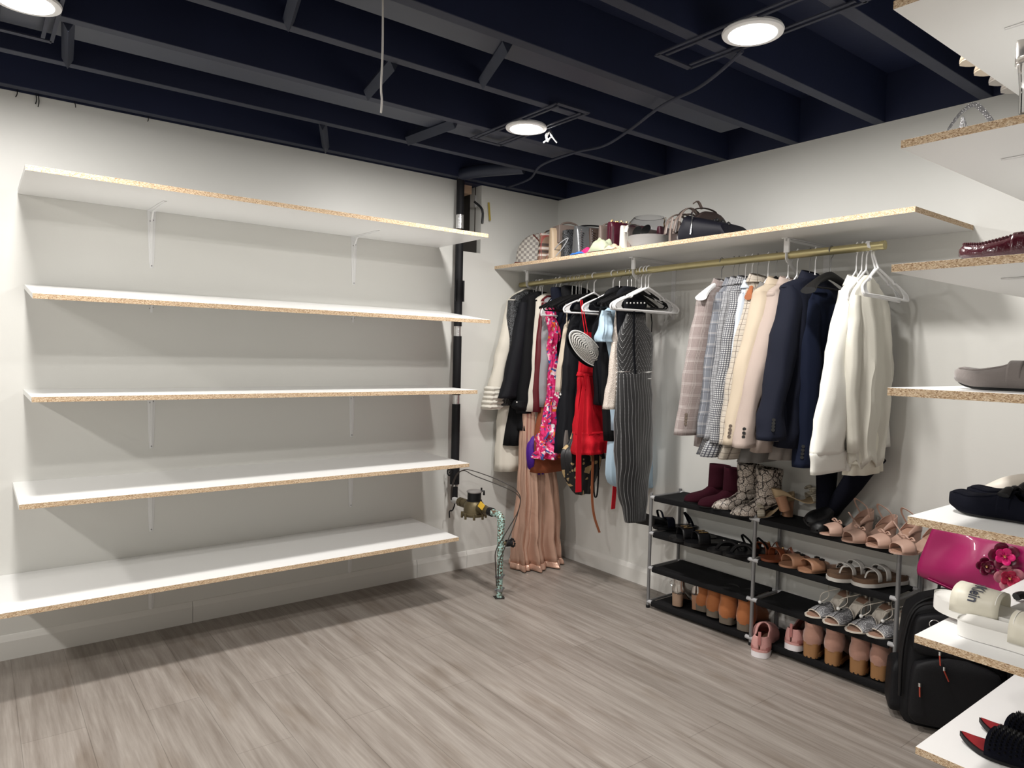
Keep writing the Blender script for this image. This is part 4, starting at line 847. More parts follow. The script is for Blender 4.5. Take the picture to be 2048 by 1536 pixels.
c = SKIN.mix(SKIN.math('LESS_THAN', e2, .09), (.62, .56, .5), (.25, .2, .17)); SKIN = SKIN.out(SKIN.mix(msk, c, (.03, .022, .02)), e2, .4)
WINE = mat('wine_suede', (.032, .004, .010), .95, spec=.2, bump=.3, bscale=300, var=.15); TAN = mat('tan_nubuck', (.36, .12, .035), .75, sheen=.2, bump=.2, var=.15); GSOLE = mat('taupe_rubber', (.16, .13, .1), .8)
BLUSH = mat('blush_suede', (.37, .2, .15), .9, sheen=.3, bump=.3, var=.1); LUG = mat('caramel_heel', (.3, .15, .06), .6)
PINK = mat('pink_knit', (.58, .3, .28), .8, bump=.6, bscale=400); PINKD = mat('rose_gloss', (.42, .17, .16), .3, metal=.2); WRUB = mat('white_rubber', (.78, .74, .76), .5)
BRN = mat('brown_strap_leather', (.17, .045, .018), .45); TANH = mat('tan_leather', (.38, .2, .12), .5); CORK = mat('cork_brown', (.13, .075, .045), .8, bump=.4, bscale=200); BIRK = mat('stone_white_strap', (.55, .53, .5), .5)
SILV = mat('silver_leather', (.68, .65, .62), .22, metal=.85); RHS = NT('rhinestone_silver', .4); v = RHS.map(); q = RHS.voro(v, 260, 'Distance', 'F1', .35); RHS = RHS.out(RHS.mix(RHS.math('LESS_THAN', q, .3), (.16, .16, .17), (.9, .9, .92)), q, -.6)
IVT = mat('ivory_trim', (.72, .66, .58), .4); ESP = mat('espadrille_beige', (.45, .33, .2), .7); BOWM = NT('bow_stripe', .8); v = BOWM.sep(BOWM.map()); BOWM = BOWM.out(BOWM.mix(BOWM.line(v[2], .007, .0016), (.5, .45, .36), (.12, .1, .07)))
def boot(nm, m, sm, L, W, h, hh, tab=FOOT, top=(.045, .055), wob=0, y0=.062, lug=False):
    t = sh(nm)
    sole(L, W, .006, hh, tab, .002).build('sole', sm, t)
    hf = lambda t_: cr([(0, .075), (.25, .085), (.45, .07), (.62, .05), (.8, .038), (.93, .026), (1, .008)], t_)
    upper(L, W, hf, z0=.005, hh=hh, tab=tab).build('foot_upper', m, t, solid=.002)
    shaft(L, W, hh+.03, h, y0, W*.36, .055, *top, mb=None, wob=wob).build('shaft', m, t, solid=.003)
    if hh > .02: block_heel(W*.32, hh+.002, .004, .052, .85).build('heel', sm, t)
    return t
TT = [z+.009 for z in TZ]
G_R = 'shoes on the rack'
def xy(px, py, z): p = P(px, py, Z=z); return p
# top tier -------------------------------------------------
z = TT[3]
bz = lambda: boot('ankle_boot', WINE, BLK, .235, .085, .185, .04, top=(.043, .05))
RZL = 1.57+.55
p = xy(1368, 1003, z); put('wine', bz, (p.x+.235*math.sin(.95), p.y-.235*math.cos(.95)*1, z), .95, 'burgundy suede ankle boot at the left end of the rack top, left one', G_R)
p = xy(1396, 1012, z); put('wine', bz, (p.x+.235*math.sin(.95), p.y-.235*math.cos(.95), z), .95, 'burgundy suede ankle boot touching the snakeskin boot, right one', G_R)
sz = lambda: boot('snakeskin_boot', SKIN, BLK, .24, .085, .215, .05, POINT, top=(.05, .06), wob=.03)
p = xy(1424, 1018, z); put('snake', sz, (p.x+.24*math.sin(1.0), p.y-.24*math.cos(1.0), z), 1.0, 'snakeskin print ankle boot next to the burgundy boot, left one', G_R)
p = xy(1461, 1031, z); put('snake', sz, (p.x+.24*math.sin(1.05), p.y-.24*math.cos(1.05), z), 1.05, 'snakeskin print ankle boot beside the bow heel, right one', G_R)
def bowheel():
    t = sh('bow_sandal'); sole(.22, .078, .005, .07).build('sole', ESP, t)
    band(.22, .078, .66, .82, lambda q: .035, hh=.07, z0=.004).build('toe_band', BOWM, t, solid=.002)
    upper2(.22, .078, lambda q: .055*(1-q/.35)+.004, lambda q: 60, t0=0, t1=.3, z0=.004, hh=.07).build('heel_counter', ESP, t, solid=.002)
    for s in (-1, 1):
        MB().tube([(0, .165, .045), (s*.02, .17, .058), (s*.045, .17, .05)], lambda q: (.003+.014*q, .003+.004*q), 8, sm=3).build('bow_loop', BOWM, t)
    MB().ball((0, .165, .045), .008).build('bow_knot', BOWM, t)
    block_heel(.026, .072, .004, .05, .9).build('heel', TANH, t); return t
p = xy(1492, 1030, z); put('bowh', bowheel, (p.x+.17, p.y-.13, z), .95, 'beige striped bow sandal beside the snakeskin boot, standing one', G_R)
put('bowh', bowheel, (xy(1545, 1040, z).x+.05, xy(1545, 1040, z).y-.0, z+.03), 0, 'beige striped bow sandal leaning with its block heel forward', G_R, rot=(.35, .0, -2.2))
def tall():
    t = sh('tall_boot'); sole(.25, .09, .008, .02, grow=.003).build('sole', BLK, t)
    hf = lambda q: cr([(0, .07), (.25, .085), (.45, .07), (.62, .052), (.8, .042), (.93, .03), (1, .008)], q)
    upper(.25, .09, hf, z0=.006, hh=.02).build('foot_upper', BLKL, t, solid=.002)
    shaft(.25, .09, .05, .36, .065, .036, .055, .058, .066, wob=.04).build('shaft', SUEDE_B, t, solid=.003)
    block_heel(.032, .022, .004, .06, .9).build('heel', BLK, t); return t
p = xy(1590, 1052, z); put('tall', tall, (p.x+.165, p.y-.05, z), 1.9, 'tall black boot standing upright under the navy blazer', G_R, scale=(.85, .85, 1))
p = xy(1632, 1055, z); put('tall', tall, (p.x+.125, p.y-.0, z+.025), 0, 'tall black boot leaning to the right behind the nude sandals', G_R, rot=(0, -.55, 1.6), scale=(.85, .85, 1))
def nude():
    t = sh('open_toe_sandal'); L, W, hh = .225, .08, .055
    sole(L, W, .006, hh).build('sole', NUDE, t); block_heel(.026, hh+.002, .004, .046, .85).build('heel', NUDE, t)
    sole(L*.97, W*.9, .0015, hh, z0=.006).build('insole', NUDEI, t)
    band(L, W, .66, .9, lambda q: cr([(.6, .046), (.9, .03), (1, .025)], q), hh=hh, z0=.005).build('toe_band', NUDE, t, solid=.0022)
    upper2(L, W, lambda q: .06*(1-q/.38)+.004, lambda q: 55, t0=0, t1=.3, z0=.004, hh=hh).build('heel_counter', NUDE, t, solid=.002)
    for s in (-1, 1):
        MB().tube([(s*.002, L*.66, .05), (s*.018, L*.67, .06), (s*.034, L*.68, .052), (s*.016, L*.67, .05)], .0028, 6, sm=4).build('bow_loop', NUDE, t)
    MB().tube([(-.03, .03, .075), (-.034, .05, .12), (0, .075, .145), (.034, .055, .12), (.03, .03, .075)], (.0016, .0045), 6, sm=5).build('ankle_strap', NUDE, t)
    return t
for k, (px, py, an, lb) in enumerate(((1624, 1064, 1.02, 'nude open toe bow sandal, leftmost of four on the rack top'), (1668, 1078, 1.05, 'nude open toe bow sandal, second from left on the rack top'), (1716, 1088, 1.08, 'nude open toe bow sandal, third from left on the rack top'), (1762, 1101, 1.1, 'nude open toe bow sandal at the right end of the rack top'))):
    p = xy(px, py, z); put('nude', nude, (p.x+.225*math.sin(an)*.98-.0, p.y-.225*math.cos(an)-.035, z), an, lb, G_R)
ribbon([P(1697, 1024, X=-.12), P(1712, 1045, X=-.16), P(1726, 1062, X=-.2)], .006, .0012, 'loose_strap', NUDE, None, label='loose nude ankle strap lying across the sandals', cat='strap')
ribbon([P(1787, 1042, X=-.17), P(1806, 1070, X=-.19), P(1828, 1098, X=-.2)], .006, .0012, 'loose_strap', NUDE, None, label='loose nude ankle strap dangling at the rack end', cat='strap')
# second tier ---------------------------------------------
z = TT[2]
def slide(nm, m, sm, L, W, hf=.05, t0=.5, t1=.78, extra=None, tab=SLIDE, th=.016):
    t = sh(nm); sole(L, W, th, 0, tab).build('sole', sm, t); band(L, W, t0, t1, lambda q: hf, z0=th*.7, tab=tab).build('strap', m, t, solid=.003)
    if extra: extra(t, L, W, th)
    return t
def hbuck(t, L, W, th):
    b = MB(); y0, zt = L*.64, .062
    b.box((-.024, y0-.022, zt), (-.014, y0+.022, zt+.004)).box((.014, y0-.022, zt), (.024, y0+.022, zt+.004)).box((-.024, y0-.004, zt), (.024, y0+.004, zt+.004)); b.build('letter_buckle', GOLD, t, smooth=False, bevel=.001)
def blackstrap():
    t = slide('black_sandal', SUEDE_B, BLK, .235, .085, .045, .55, .72); MB().tube([(-.03, .03, .02), (-.033, .05, .06), (0, .07, .085), (.033, .05, .06), (.03, .03, .02)], (.002, .007), 6, sm=4).build('ankle_strap', SUEDE_B, t); return t
p = xy(1308, 1055, z); put('bks', blackstrap, (p.x+.05, p.y-.05, z+.01), 0, 'black strappy sandal tipped on its side at the rack left end', G_R, rot=(.3, .9, .9))
p = xy(1330, 1060, z); put('bks', blackstrap, (p.x+.17, p.y-.07, z), 1.0, 'black strappy sandal lying flat behind the tipped one', G_R)
hs = lambda: slide('buckle_slide', BLKL, BLK, .24, .088, .05, .52, .78, hbuck)
for px, py, lb in ((1352, 1080, 'black slide sandal with gold letter buckle, left one'), (1382, 1090, 'black slide sandal with gold letter buckle, right one')):
    p = xy(px, py, z); put('hsl', hs, (p.x+.18, p.y-.10, z), 1.05, lb, G_R)
def thong():
    t = sh('knotted_sandal'); sole(.24, .088, .012, 0, SLIDE).build('sole', BLKL, t); b = MB()
    b.tube([(0, .2, .012), (0, .17, .04), (-.02, .13, .045), (-.045, .1, .012)], (.006, .009), 6, sm=4); b.build('thong_strap', BLKL, t)
    MB().tube([(0, .17, .04), (.02, .13, .045), (.045, .1, .012)], (.006, .009), 6, sm=4).build('thong_strap', BLKL, t); MB().ball((0, .16, .046), .009).build('stud', CHROME, t)
    MB().tube([(-.035, .03, .012), (-.037, .05, .05), (0, .07, .075), (.037, .05, .05), (.035, .03, .012)], (.002, .006), 6, sm=4).build('ankle_strap', BLKL, t); return t
for px, py, lb in ((1432, 1103, 'flat black sandal with silver stud, left one'), (1462, 1110, 'flat black sandal with silver stud touching the middle post')):
    p = xy(px, py, z); put('thg', thong, (p.x+.18, p.y-.09, z), 1.1, lb, G_R)
def brown():
    t = slide('strappy_sandal', BRN, BRN, .235, .085, .045, .6, .74, th=.01)
    for y0 in (.09, .13): MB().tube([(-.04, y0, .01), (-.02, y0+.01, .045), (.02, y0-.01, .045), (.04, y0, .01)], (.002, .006), 6, sm=4).build('cross_strap', BRN, t)
    MB().ball((0, .13, .05), .006).build('stud', GOLD, t); return t
for px, py, lb in ((1512, 1110, 'brown strappy flat sandal right of the middle post, left one'), (1540, 1122, 'brown strappy flat sandal beside the tan slide, right one')):
    p = xy(px, py, z); put('brn', brown, (p.x+.19, p.y-.07, z), 1.15, lb, G_R)
def oran():
    t = sh('cutout_slide'); L, W = .235, .085; sole(L, W, .009, 0, SLIDE).build('sole', TANH, t)
    b = MB(); band(L, W, .56, .86, lambda q: .042, z0=.006, tab=SLIDE, skew=0, mb=b); b.build('cutout_strap', TANH, t, solid=.0025)
    for s in (-1, 1): MB().prism([(s*.006, L*.56-.001), (s*.026, L*.56-.001), (s*.02, L*.56+.016), (s*.01, L*.56+.016)][::s], .047, .0535, 'z').build('notch', BLK, t, smooth=False)
    return t
for px, py, lb in ((1566, 1132, 'tan leather cut-out slide, left one on the second tier'), (1604, 1142, 'tan leather cut-out slide, right one on the second tier')):
    p = xy(px, py, z); put('orn', oran, (p.x+.20, p.y-.09, z), 1.15, lb, G_R)
def birk():
    t = sh('buckle_sandal'); L, W = .24, .092; sole(L, W, .014, 0, SLIDE, .003).build('sole', BIRK, t); sole(L, W, .014, 0, SLIDE, z0=.014, cup=.004).build('cork_footbed', CORK, t)
    for k, (a, b) in enumerate(((.42, .52), (.62, .7))):
        st_ = band(L, W, a, b, lambda q: .052-.01*k, z0=.022, tab=SLIDE).build('strap', BIRK, t, solid=.003)
        q = MB(); y0 = (a+b)/2*L; x0 = .042
        q.tube([(x0-.012, y0-.009, .058-.008*k), (x0+.002, y0-.009, .045-.008*k), (x0+.002, y0+.009, .045-.008*k), (x0-.012, y0+.009, .058-.008*k), (x0-.012, y0-.009, .058-.008*k)], .0018, 6); q.build('buckle', BLK, st_)
    MB().tube([(-.02, L*.66, .058), (-.012, L*.78, .055), (-.01, L*.83, .03)], (.005, .0025), 6, sm=4).build('toe_loop', BIRK, t); return t
for px, py, lb in ((1657, 1158, 'stone white buckle sandal with toe loop, left one'), (1707, 1168, 'stone white buckle sandal with toe loop, right one')):
    p = xy(px, py, z); put('brk', birk, (p.x+.21, p.y-.10, z), 1.18, lb, G_R)
# third tier ----------------------------------------------
z = TT[1]
def rhin():
    t = sh('rhinestone_heel'); L, W, hh = .22, .08, .085
    sole(L, W, .005, hh, grow=.0015).build('sole', IVT, t); sole(L*.97, W*.88, .0015, hh, z0=.005).build('insole', NUDEI, t)
    for s in (-1, 1):
        b = MB(); rg = []
        for k in range(9):
            f = k/8; tq = .93-.45*f; w_ = foot_w(tq, W)+.002; hgt = .004+.04*math.sin(PI*min(1, f*1.1)*.5)*(1 if f < .5 else 1-.5*(f-.5))
            rg.append([(s*w_*(1-.9*g)*1.0 if False else s*w_*math.cos(g*PI/2*.97), tq*L, .004+zprof(hh)(tq)+hgt*math.sin(g*PI/2)*(1 if f > .25 else .8)) for g in [i/6 for i in range(7)]])
        keep = rg[2:] if True else rg
        b.loft(keep, 0, (0, 0), closed=False); b.build('vamp_side', RHS, t, solid=.002)
        ed = [Vector(r[0]) for r in keep]; tp = [Vector(r[-1]) for r in keep]
        MB().tube([keep[0][i] for i in range(7)], .0025, 6).build('trim', IVT, t); MB().tube([keep[-1][i] for i in range(7)], .002, 6).build('trim', IVT, t)
    MB().ball((0, .155, .056), .008).build('pearl', BTNW, t)
    MB().tube([(.003, .03, hh+.04), (.004, .02, hh+.01), (.002, .018, 0)], lambda q: .006-.002*q, 8).build('heel', IVT, t)
    upper2(L, W, lambda q: .055*(1-q/.2)+.004, lambda q: 50, t0=0, t1=.16, z0=.004, hh=hh).build('heel_counter', RHS, t, solid=.002)
    for s in (-1, 1): MB().tube([(0, .155, .055), (s*.02, .13, .085), (-s*.03, .09, .12), (-s*.03, .04, hh+.05)], .0016, 6, sm=4).build('ankle_lace', IVT, t)
    return t
for px, py, lb in ((1612, 1232, 'rhinestone peep toe heel with pearl, leftmost of four'), (1648, 1246, 'rhinestone peep toe heel with pearl, second from left'), (1693, 1262, 'rhinestone peep toe heel with pearl, third from left'), (1736, 1272, 'rhinestone peep toe heel with pearl, rightmost of four')):
    p = xy(px, py, z); put('rhs', rhin, (p.x+.2, p.y-.09, z), 1.15, lb, G_R)
# bottom tier (heels towards the viewer) --------------------
z = TT[0]
def bootie(nm, m, sm, h, hh, L=.24, W=.088, lug=False, top=(.036, .046), col=None):
    def f():
        t = sh(nm); sole(L, W, .012 if not lug else .02, 0 if not lug else 0, grow=.003).build('sole', sm, t)
        block_heel(W*.36, hh, -.004, .066, .95, n=24).build('heel', sm, t)
        rg = []
        for s, a, b, y in ((0, .034, .040, .035), (.2, .038, .045, .038), (.4, .037, .045, .04), (.6, .033, .042, .044), (.8, .034, .044, .046), (1, top[0], top[1], .047)):
            rg.append([(a*math.cos(q), y+b*math.sin(q), hh-.004+(h-hh)*s+.006*math.sin(q)*s) for q in [2*PI*i/28 for i in range(28)]])
        MB().loft(rg, 0, (1, 0)).build('shaft', m, t, solid=.003)
        hf = lambda q: cr([(0, .02), (.2, .09), (.45, .075), (.62, .05), (.8, .04), (.93, .028), (1, .008)], q)
        upper(L, W, hf, t0=.12, z0=.012, hh=hh*.75).build('foot_upper', m, t, solid=.002)
        if col: MB().loft([[(q_[0]*.9, (q_[1]-.047)*.9+.047, q_[2]-.002) for q_ in rg[-1]], [(q_[0]*.96, (q_[1]-.047)*.96+.047, q_[2]+.012) for q_ in rg[-1]], [(q_[0]*.86, (q_[1]-.047)*.86+.047, q_[2]+.004) for q_ in rg[-1]]], 0, (0, 0)).build('lining', col, t, solid=.002)
        if lug:
            g = MB()
            for k in range(6): a = PI+.25+k*(PI-.5)/5; g.box((W*.36*math.cos(a)-.0025, .03+.034*math.sin(a)-.002, -.0005), (W*.36*math.cos(a)+.0025, .03+.034*math.sin(a)+.006, .005))
            g.build('lug_notches', BLK, t, smooth=False)
        return t
    return f
back = lambda a: PI+a
AN = -2.0+.0
def heelpos(px, py, z, dx=.0): p = xy(px, py, z); return p
tn = bootie('ankle_boot', TAN, GSOLE, .125, .03, col=mat('black_lining', (.01, .01, .01), .9), top=(.036, .048))
for k, (px, py, lb) in enumerate(((1395, 1228, 'tan nubuck ankle boot with black lining, leftmost of four'), (1418, 1240, 'tan nubuck ankle boot with black lining, second from left'), (1444, 1254, 'tan nubuck ankle boot with black lining, third from left'), (1480, 1268, 'tan nubuck ankle boot with black lining beside the middle post'))):
    p = heelpos(px, py-4, z); put('tan', tn, (p.x+.02, p.y, z), -1.35, lb, G_R, scale=(1.15, 1.05, 1.12+.04*k))
def silver():
    t = sh('silver_heeled_boot'); sole(.225, .078, .005, .06).build('sole', NUDEI, t); block_heel(.028, .062, 0, .05, .9).build('heel', mat('clear_amber_heel', (.3, .2, .14), .25), t)
    rg = [[(a*math.cos(q), y+b*math.sin(q), zz_) for q in [2*PI*i/24 for i in range(24)]] for a, b, y, zz_ in ((.03, .03, .032, .06), (.033, .034, .034, .08), (.027, .03, .038, .105), (.027, .032, .04, .125), (.033, .038, .042, .15))]
    MB().loft(rg, 0, (0, 0)).build('shaft', SILV, t, solid=.003)
    upper(.225, .078, lambda q: cr([(0, .02), (.2, .06), (.5, .055), (.8, .035), (1, .008)], q), t0=.12, z0=.004, hh=.06).build('foot_upper', SILV, t, solid=.002)
    MB().tube([(-.03, .02, .12), (-.04, .02, .115), (-.04, .022, .1), (-.03, .02, .095)], .002, 6, sm=3).build('buckle', CHROME, t)
    MB().tube([(0, -.001, .13), (.002, -.003, .1), (.006, -.004, .07)], (.003, .001), 6).build('zip_strip', IVT, t); return t
p = heelpos(1352, 1213, z); put('slv', silver, (p.x, p.y, z), -1.2, 'metallic silver boot with brown block heel at rack bottom left', G_R)
def silsandal():
    t = sh('silver_sandal'); sole(.21, .075, .005, .07).build('sole', NUDEI, t); block_heel(.024, .072, 0, .04, .8).build('heel', TANH, t)
    band(.21, .075, .5, .85, lambda q: .04, hh=.07, z0=.004).build('pleated_band', BIRK, t, solid=.002); upper2(.21, .075, lambda q: .06*(1-q/.3)+.004, lambda q: 50, t0=0, t1=.22, z0=.004, hh=.07).build('heel_counter', SILV, t, solid=.002); return t
p = heelpos(1386, 1222, z); put('sls', silsandal, (p.x+.02, p.y, z), -1.0, 'pale silver heeled sandal between silver boot and tan boots', G_R)
lg = bootie('heeled_boot', BLUSH, LUG, .155, .062, lug=True, top=(.036, .05))
for k, (px, py, lb) in enumerate(((1616, 1319, 'blush suede boot with ridged caramel heel, leftmost of four'), (1659, 1334, 'blush suede boot with ridged caramel heel, second from left'), (1710, 1352, 'blush suede boot with ridged caramel heel, third from left'), (1752, 1364, 'blush suede boot with ridged caramel heel, nearest the right post'))):
    p = heelpos(px, py-3, z); put('lug', lg, (p.x+.008, p.y, z), -1.4, lb, G_R)
def sneaker():
    t = sh('pink_sneaker'); L, W = .25, .09; sole(L, W, .024, 0, grow=.004, toe=.012).build('sole', WRUB, t); sole(L, W, .008, 0, grow=.0045, z0=.022, toe=.012).build('sole_stripe', PINK, t)
    hf = lambda q: cr([(0, .062), (.08, .06), (.2, .05), (.35, .058), (.5, .07), (.62, .06), (.8, .045), (.93, .034), (1, .01)], q)
    upper2(L, W, hf, lambda q: 0 if q > .52 else 38*min(1, (.52-q)/.12), t0=0, t1=1, z0=.026, toe=.012).build('upper', PINK, t, solid=.005)
    upper2(L, W, lambda q: hf(q)*.5, lambda q: 62, t0=0, t1=.3, z0=.026, grow=.005, toe=.012).build('heel_panel', PINKD, t, solid=.002)
    MB().tube([(0, -.004, .05), (0, -.006, .075), (0, -.004, .1)], (.003, .006), 6).build('pull_tab', PINKD, t)
    for k in range(4): y0 = L*(.52+.06*k); MB().tube([(-.02, y0, .088-.009*k), (0, y0, .096-.01*k), (.02, y0, .088-.009*k)], .0022, 6, sm=3).build('lace', PINKD, t)
    upper(L*.96, W*.9, lambda q: .002, z0=.03).build('insole', NUDEI, t); return t
p = P(1522, 1318, Z=.0); put('snk', sneaker, (p.x, p.y+.01, .001), -1.15, 'pink knit sneaker standing on the floor in front of the rack', G_R, scale=(1.15, 1.05, 1.15))
p = P(1578, 1300, Z=.045); put('snk', sneaker, (p.x+.01, p.y, .042), 0, 'pink knit sneaker resting on the bottom tier of the rack', G_R, rot=(-.05, 0, -1.45), scale=(1.1, 1.05, 1.15))
# ---------------------------------------------------------------- right-hand shelf shoes (toe outwards, +Y)
def loafer(m, lin, kind=''):
    def f():
        t = sh('loafer'); L, W = .27, .095; sole(L, W, .006, 0, grow=-.004, toe=.02).build('sole', BLK, t)
        hf = lambda q: cr([(0, .06), (.1, .056), (.25, .045), (.4, .05), (.52, .06), (.62, .05), (.8, .04), (.93, .034), (1, .016)], q)
        upper2(L, W, hf, lambda q: 0 if q > .5 else 40*min(1, (.5-q)/.1), z0=.006, toe=.02, pw=.45).build('upper', m, t, solid=.004)
        seam = [Vector(((foot_w(q, W)*.72)*s, q*L, .006+.02*max(0, (q-.75)/.25)**2+hf(q)*.9+.002)) for s, rngq in ((-1, [.5, .6, .7, .8, .88, .94]), (1, [.94, .88, .8, .7, .6, .5])) for q in rngq]
        sp = smooth_path(seam, 4); mb = MB()
        mb.tube(sp, .0028, 6)
        mb.build('apron_seam', m, t); sm_ = MB()
        if kind == 'st':
            for i in range(0, len(sp)-1, 1): sm_.ball(sp[i]+Vector((0, 0, .002)), .0042, n=6)
            sm_.build('stitches', m, t)
        band(L, W, .46, .56, lambda q: .062, z0=.006, pw=.45).build('saddle_strap', m, t, solid=.004)
        if kind == 'bow':
            for s in (-1, 1): MB().tube([(0, L*.5, .072), (s*.016, L*.5, .076), (s*.04, L*.51, .062)], lambda q: (.003+.012*q, .003+.004*q), 8, sm=3).build('bow_loop', BLKL, t)
            sole(L*.9, W*.3, .012, 0, z0=.018, grow=0).build('side_strap', BLKL, t)
        upper(L*.95, W*.86, lambda q: .002, z0=.012).build('insole', lin, t); return t
    return f
G_S = 'shoes on the right hand shelves'
def onshelf(k, px, py, X, dz=.0): z = RSH[k][0]; p = P(px, py, X=X); return p, z+dz
PAT = mat('burgundy_patent', (.05, .005, .011), .24, coat=.4, bump=1, bscale=70); GSU = mat('grey_suede', (.19, .165, .155), .9, sheen=.3, bump=.3)
p, z = onshelf(2, 1921, 485, -1.05); put('pat', loafer(PAT, BLKL, 'st'), (-1.05, p.y-.27, z+.001), 0, 'burgundy patent driving loafer with stitched apron, near the shelf end', G_S)
put('pat', None, (-.90, p.y-.28, z+.001), 0, 'burgundy patent driving loafer behind its mate', G_S)
p, z = onshelf(3, 1911, 745, -1.07); put('gsu', loafer(GSU, GSU), (-1.07, p.y-.27, z+.001), 0, 'gray suede loafer with saddle strap, near the shelf end', G_S)
put('gsu', None, (-.92, p.y-.28, z+.001), 0, 'gray suede loafer behind its mate', G_S)
p, z = onshelf(4, 1899, 1012, -1.03); put('bsu', loafer(SUEDE_B, BLKL, 'bow'), (-1.05, p.y-.27, z+.001), -.08, 'black suede loafer with studded bow, nearer the shelf end', G_S)
put('bsu', None, (-.93, p.y-.27, z+.001), -.05, 'black suede loafer behind the bow one', G_S)
def slipon():
    t = sh('white_slip_on'); L, W = .26, .095; sole(L, W, .022, 0, grow=.003).build('sole', WRUB, t)
    upper2(L, W, lambda q: cr([(0, .06), (.2, .05), (.4, .055), (.6, .06), (.8, .045), (1, .01)], q), lambda q: 0 if q > .5 else 40*min(1, (.5-q)/.1), z0=.02).build('upper', IVT, t, solid=.004); return t
put('wsl', slipon, (-.78, p.y-.25, z), 0, 'white slip on shoe behind the black suede loafers, left one', G_S); put('wsl', None, (-.67, p.y-.27, z), 0, 'white slip on shoe behind the black suede loafers, right one', G_S)
mb = MB(); mb.loft([[(r*math.cos(q), 0+.002*k, r*math.sin(q)*.75) for q in [PI*i/20 for i in range(21)]] for k, r in enumerate((.075, .078, .06))], 0, (0, 0), closed=False)
mb.build('pink_lined_slipper', mat('pale_mauve', (.5, .42, .44), .6), solid=.003, loc=(-.60, p.y-.15, z), rz=0, label='pale slipper vamp with dark pink edge behind the white slip ons', cat='shoe')
# cream slides with lettering
SLD = mat('cream_rubber', (.66, .63, .53), .42); SLW = mat('white_rubber_sole', (.80, .79, .76), .45)
def cslide():
    t = sh('rubber_slide'); L, W = .27, .1; sole(L, W, .03, 0, SLIDE, toe=.006, cup=.006).build('footbed', SLW, t)
    band(L, W, .42, .80, lambda q: .058, z0=.02, tab=SLIDE, grow=.003, pw=.5, n=28).build('strap', SLD, t, solid=.004)
    band(L, W, .45, .455, lambda q: .0605, z0=.02, tab=SLIDE, grow=.004, pw=.5, n=28).build('strap_seam', SLW, t, solid=.001)
    cu = D.curves.new('lettering', 'FONT'); cu.body = 'nKlein'; cu.size = .036; cu.align_x = 'CENTER'; cu.align_y = 'CENTER'; cu.offset = .0007
    tmp = D.objects.new('tmp', cu); COL.objects.link(tmp); dg = bpy.context.evaluated_depsgraph_get(); me = D.meshes.new_from_object(tmp.evaluated_get(dg)); D.objects.remove(tmp)
    # wrap the letters over the strap
    w_ = foot_w(.62, W, SLIDE)+.003
    for vt_ in me.vertices:
        s = -vt_.co.x+ .0; y = .62*L-vt_.co.y; a = max(-1.52, min(1.35, s/.055-.45)); r = math.radians(90)
        vt_.co = Vector((w_*math.copysign(abs(math.sin(a))**.8, a)*1.055, y, .0235+max(0, math.cos(a))**.5*.0592))
    me.materials.append(mat('letter_grey', (.04, .045, .07), .5)); lo = D.objects.new('lettering', me); COL.objects.link(lo); lo.parent = t
    return t
p, z = onshelf(5, 1914, 1290, -1.07); 
p2 = P(1873, 1212, X=-.985); put('csl', cslide, (-.985, p2.y-.265, z+.006), 0, 'cream rubber slide with dark lettering, on top, toe raised', G_S, rot=(.04, -.04, .03))
lowr = put('csl', None, (-1.085, p.y-.005, z+.001), PI+.05, 'cream rubber slide lying flat underneath its mate on the shelf', G_S, rot=(0, 0, PI+.05))
for ch in [c for c in D.objects if c.parent == lowr and c.name.startswith('lettering')]: D.objects.remove(ch)
def grey():
    t = sh('grey_shoe'); L, W = .26, .09; sole(L, W, .012, 0, grow=.001).build('sole', GSOLE, t); upper2(L, W, lambda q: cr([(0, .06), (.3, .05), (.55, .06), (.8, .045), (1, .01)], q), lambda q: 0 if q > .55 else 40*min(1, (.55-q)/.1), z0=.01).build('upper', mat('wrinkled_grey', (.3, .29, .27), .7, bump=1, bscale=25), t, solid=.004); return t
put('gry', grey, (-.86, p.y-.30, z), .05, 'wrinkled gray shoe behind the cream slides', G_S)
MB().tube([P(2032, 1194, Z=.648), P(2042, 1190, Z=.652), P(2056, 1192, Z=.648)], .011, 8, sm=3).build('black_clasp', BLK, label='shiny black strap end behind the gray shoe', cat='shoe')
# black spiked slides
def spiked():
    t = sh('spiked_slide'); L, W = .27, .095; sole(L, W, .012, 0, POINT, toe=.012).build('sole', BLKL, t); sole(L*.97, W*.82, .0015, 0, POINT, z0=.012, toe=.012).build('insole', mat('red_insole', (.3, .015, .02), .5), t, loc=(0, .004, 0))
    L0 = L; hf = lambda q: .052
    band(L, W, .36, .74, hf, z0=.01, tab=POINT, grow=.003).build('strap', SUEDE_B, t, solid=.004); s = MB()
    for j in range(9):
        for i in range(13):
            q = .38+.04*j; a = math.radians(-80+160*(i+.5*(j % 2))/13); w_ = foot_w(q, W, POINT)+.005
            b = Vector((w_*math.copysign(abs(math.sin(a))**.8, a), q*L, .01+max(0, math.cos(a))**.62*.054)); nrm = Vector((math.sin(a), 0, math.cos(a)*.9+.1)).normalized()
            s.tube([b, b+nrm*.010], lambda f: .0032*(1-f)+.0003, 6)
    o = s.build('spikes', BLK, t); o['kind'] = 'stuff'; return t
z = RSH[6][0]; p = P(1916, 1468, Z=z+.02); p3 = P(1956, 1440, Z=z+.02)
put('spk', spiked, (p.x+.012, p.y-.27, z+.001), 0.0, 'black spiked slide with red insole, nearer the viewer', G_S); put('spk', None, (p3.x+.0, p3.y-.27, z+.001), -.03, 'black spiked slide with red insole, behind its mate', G_S)
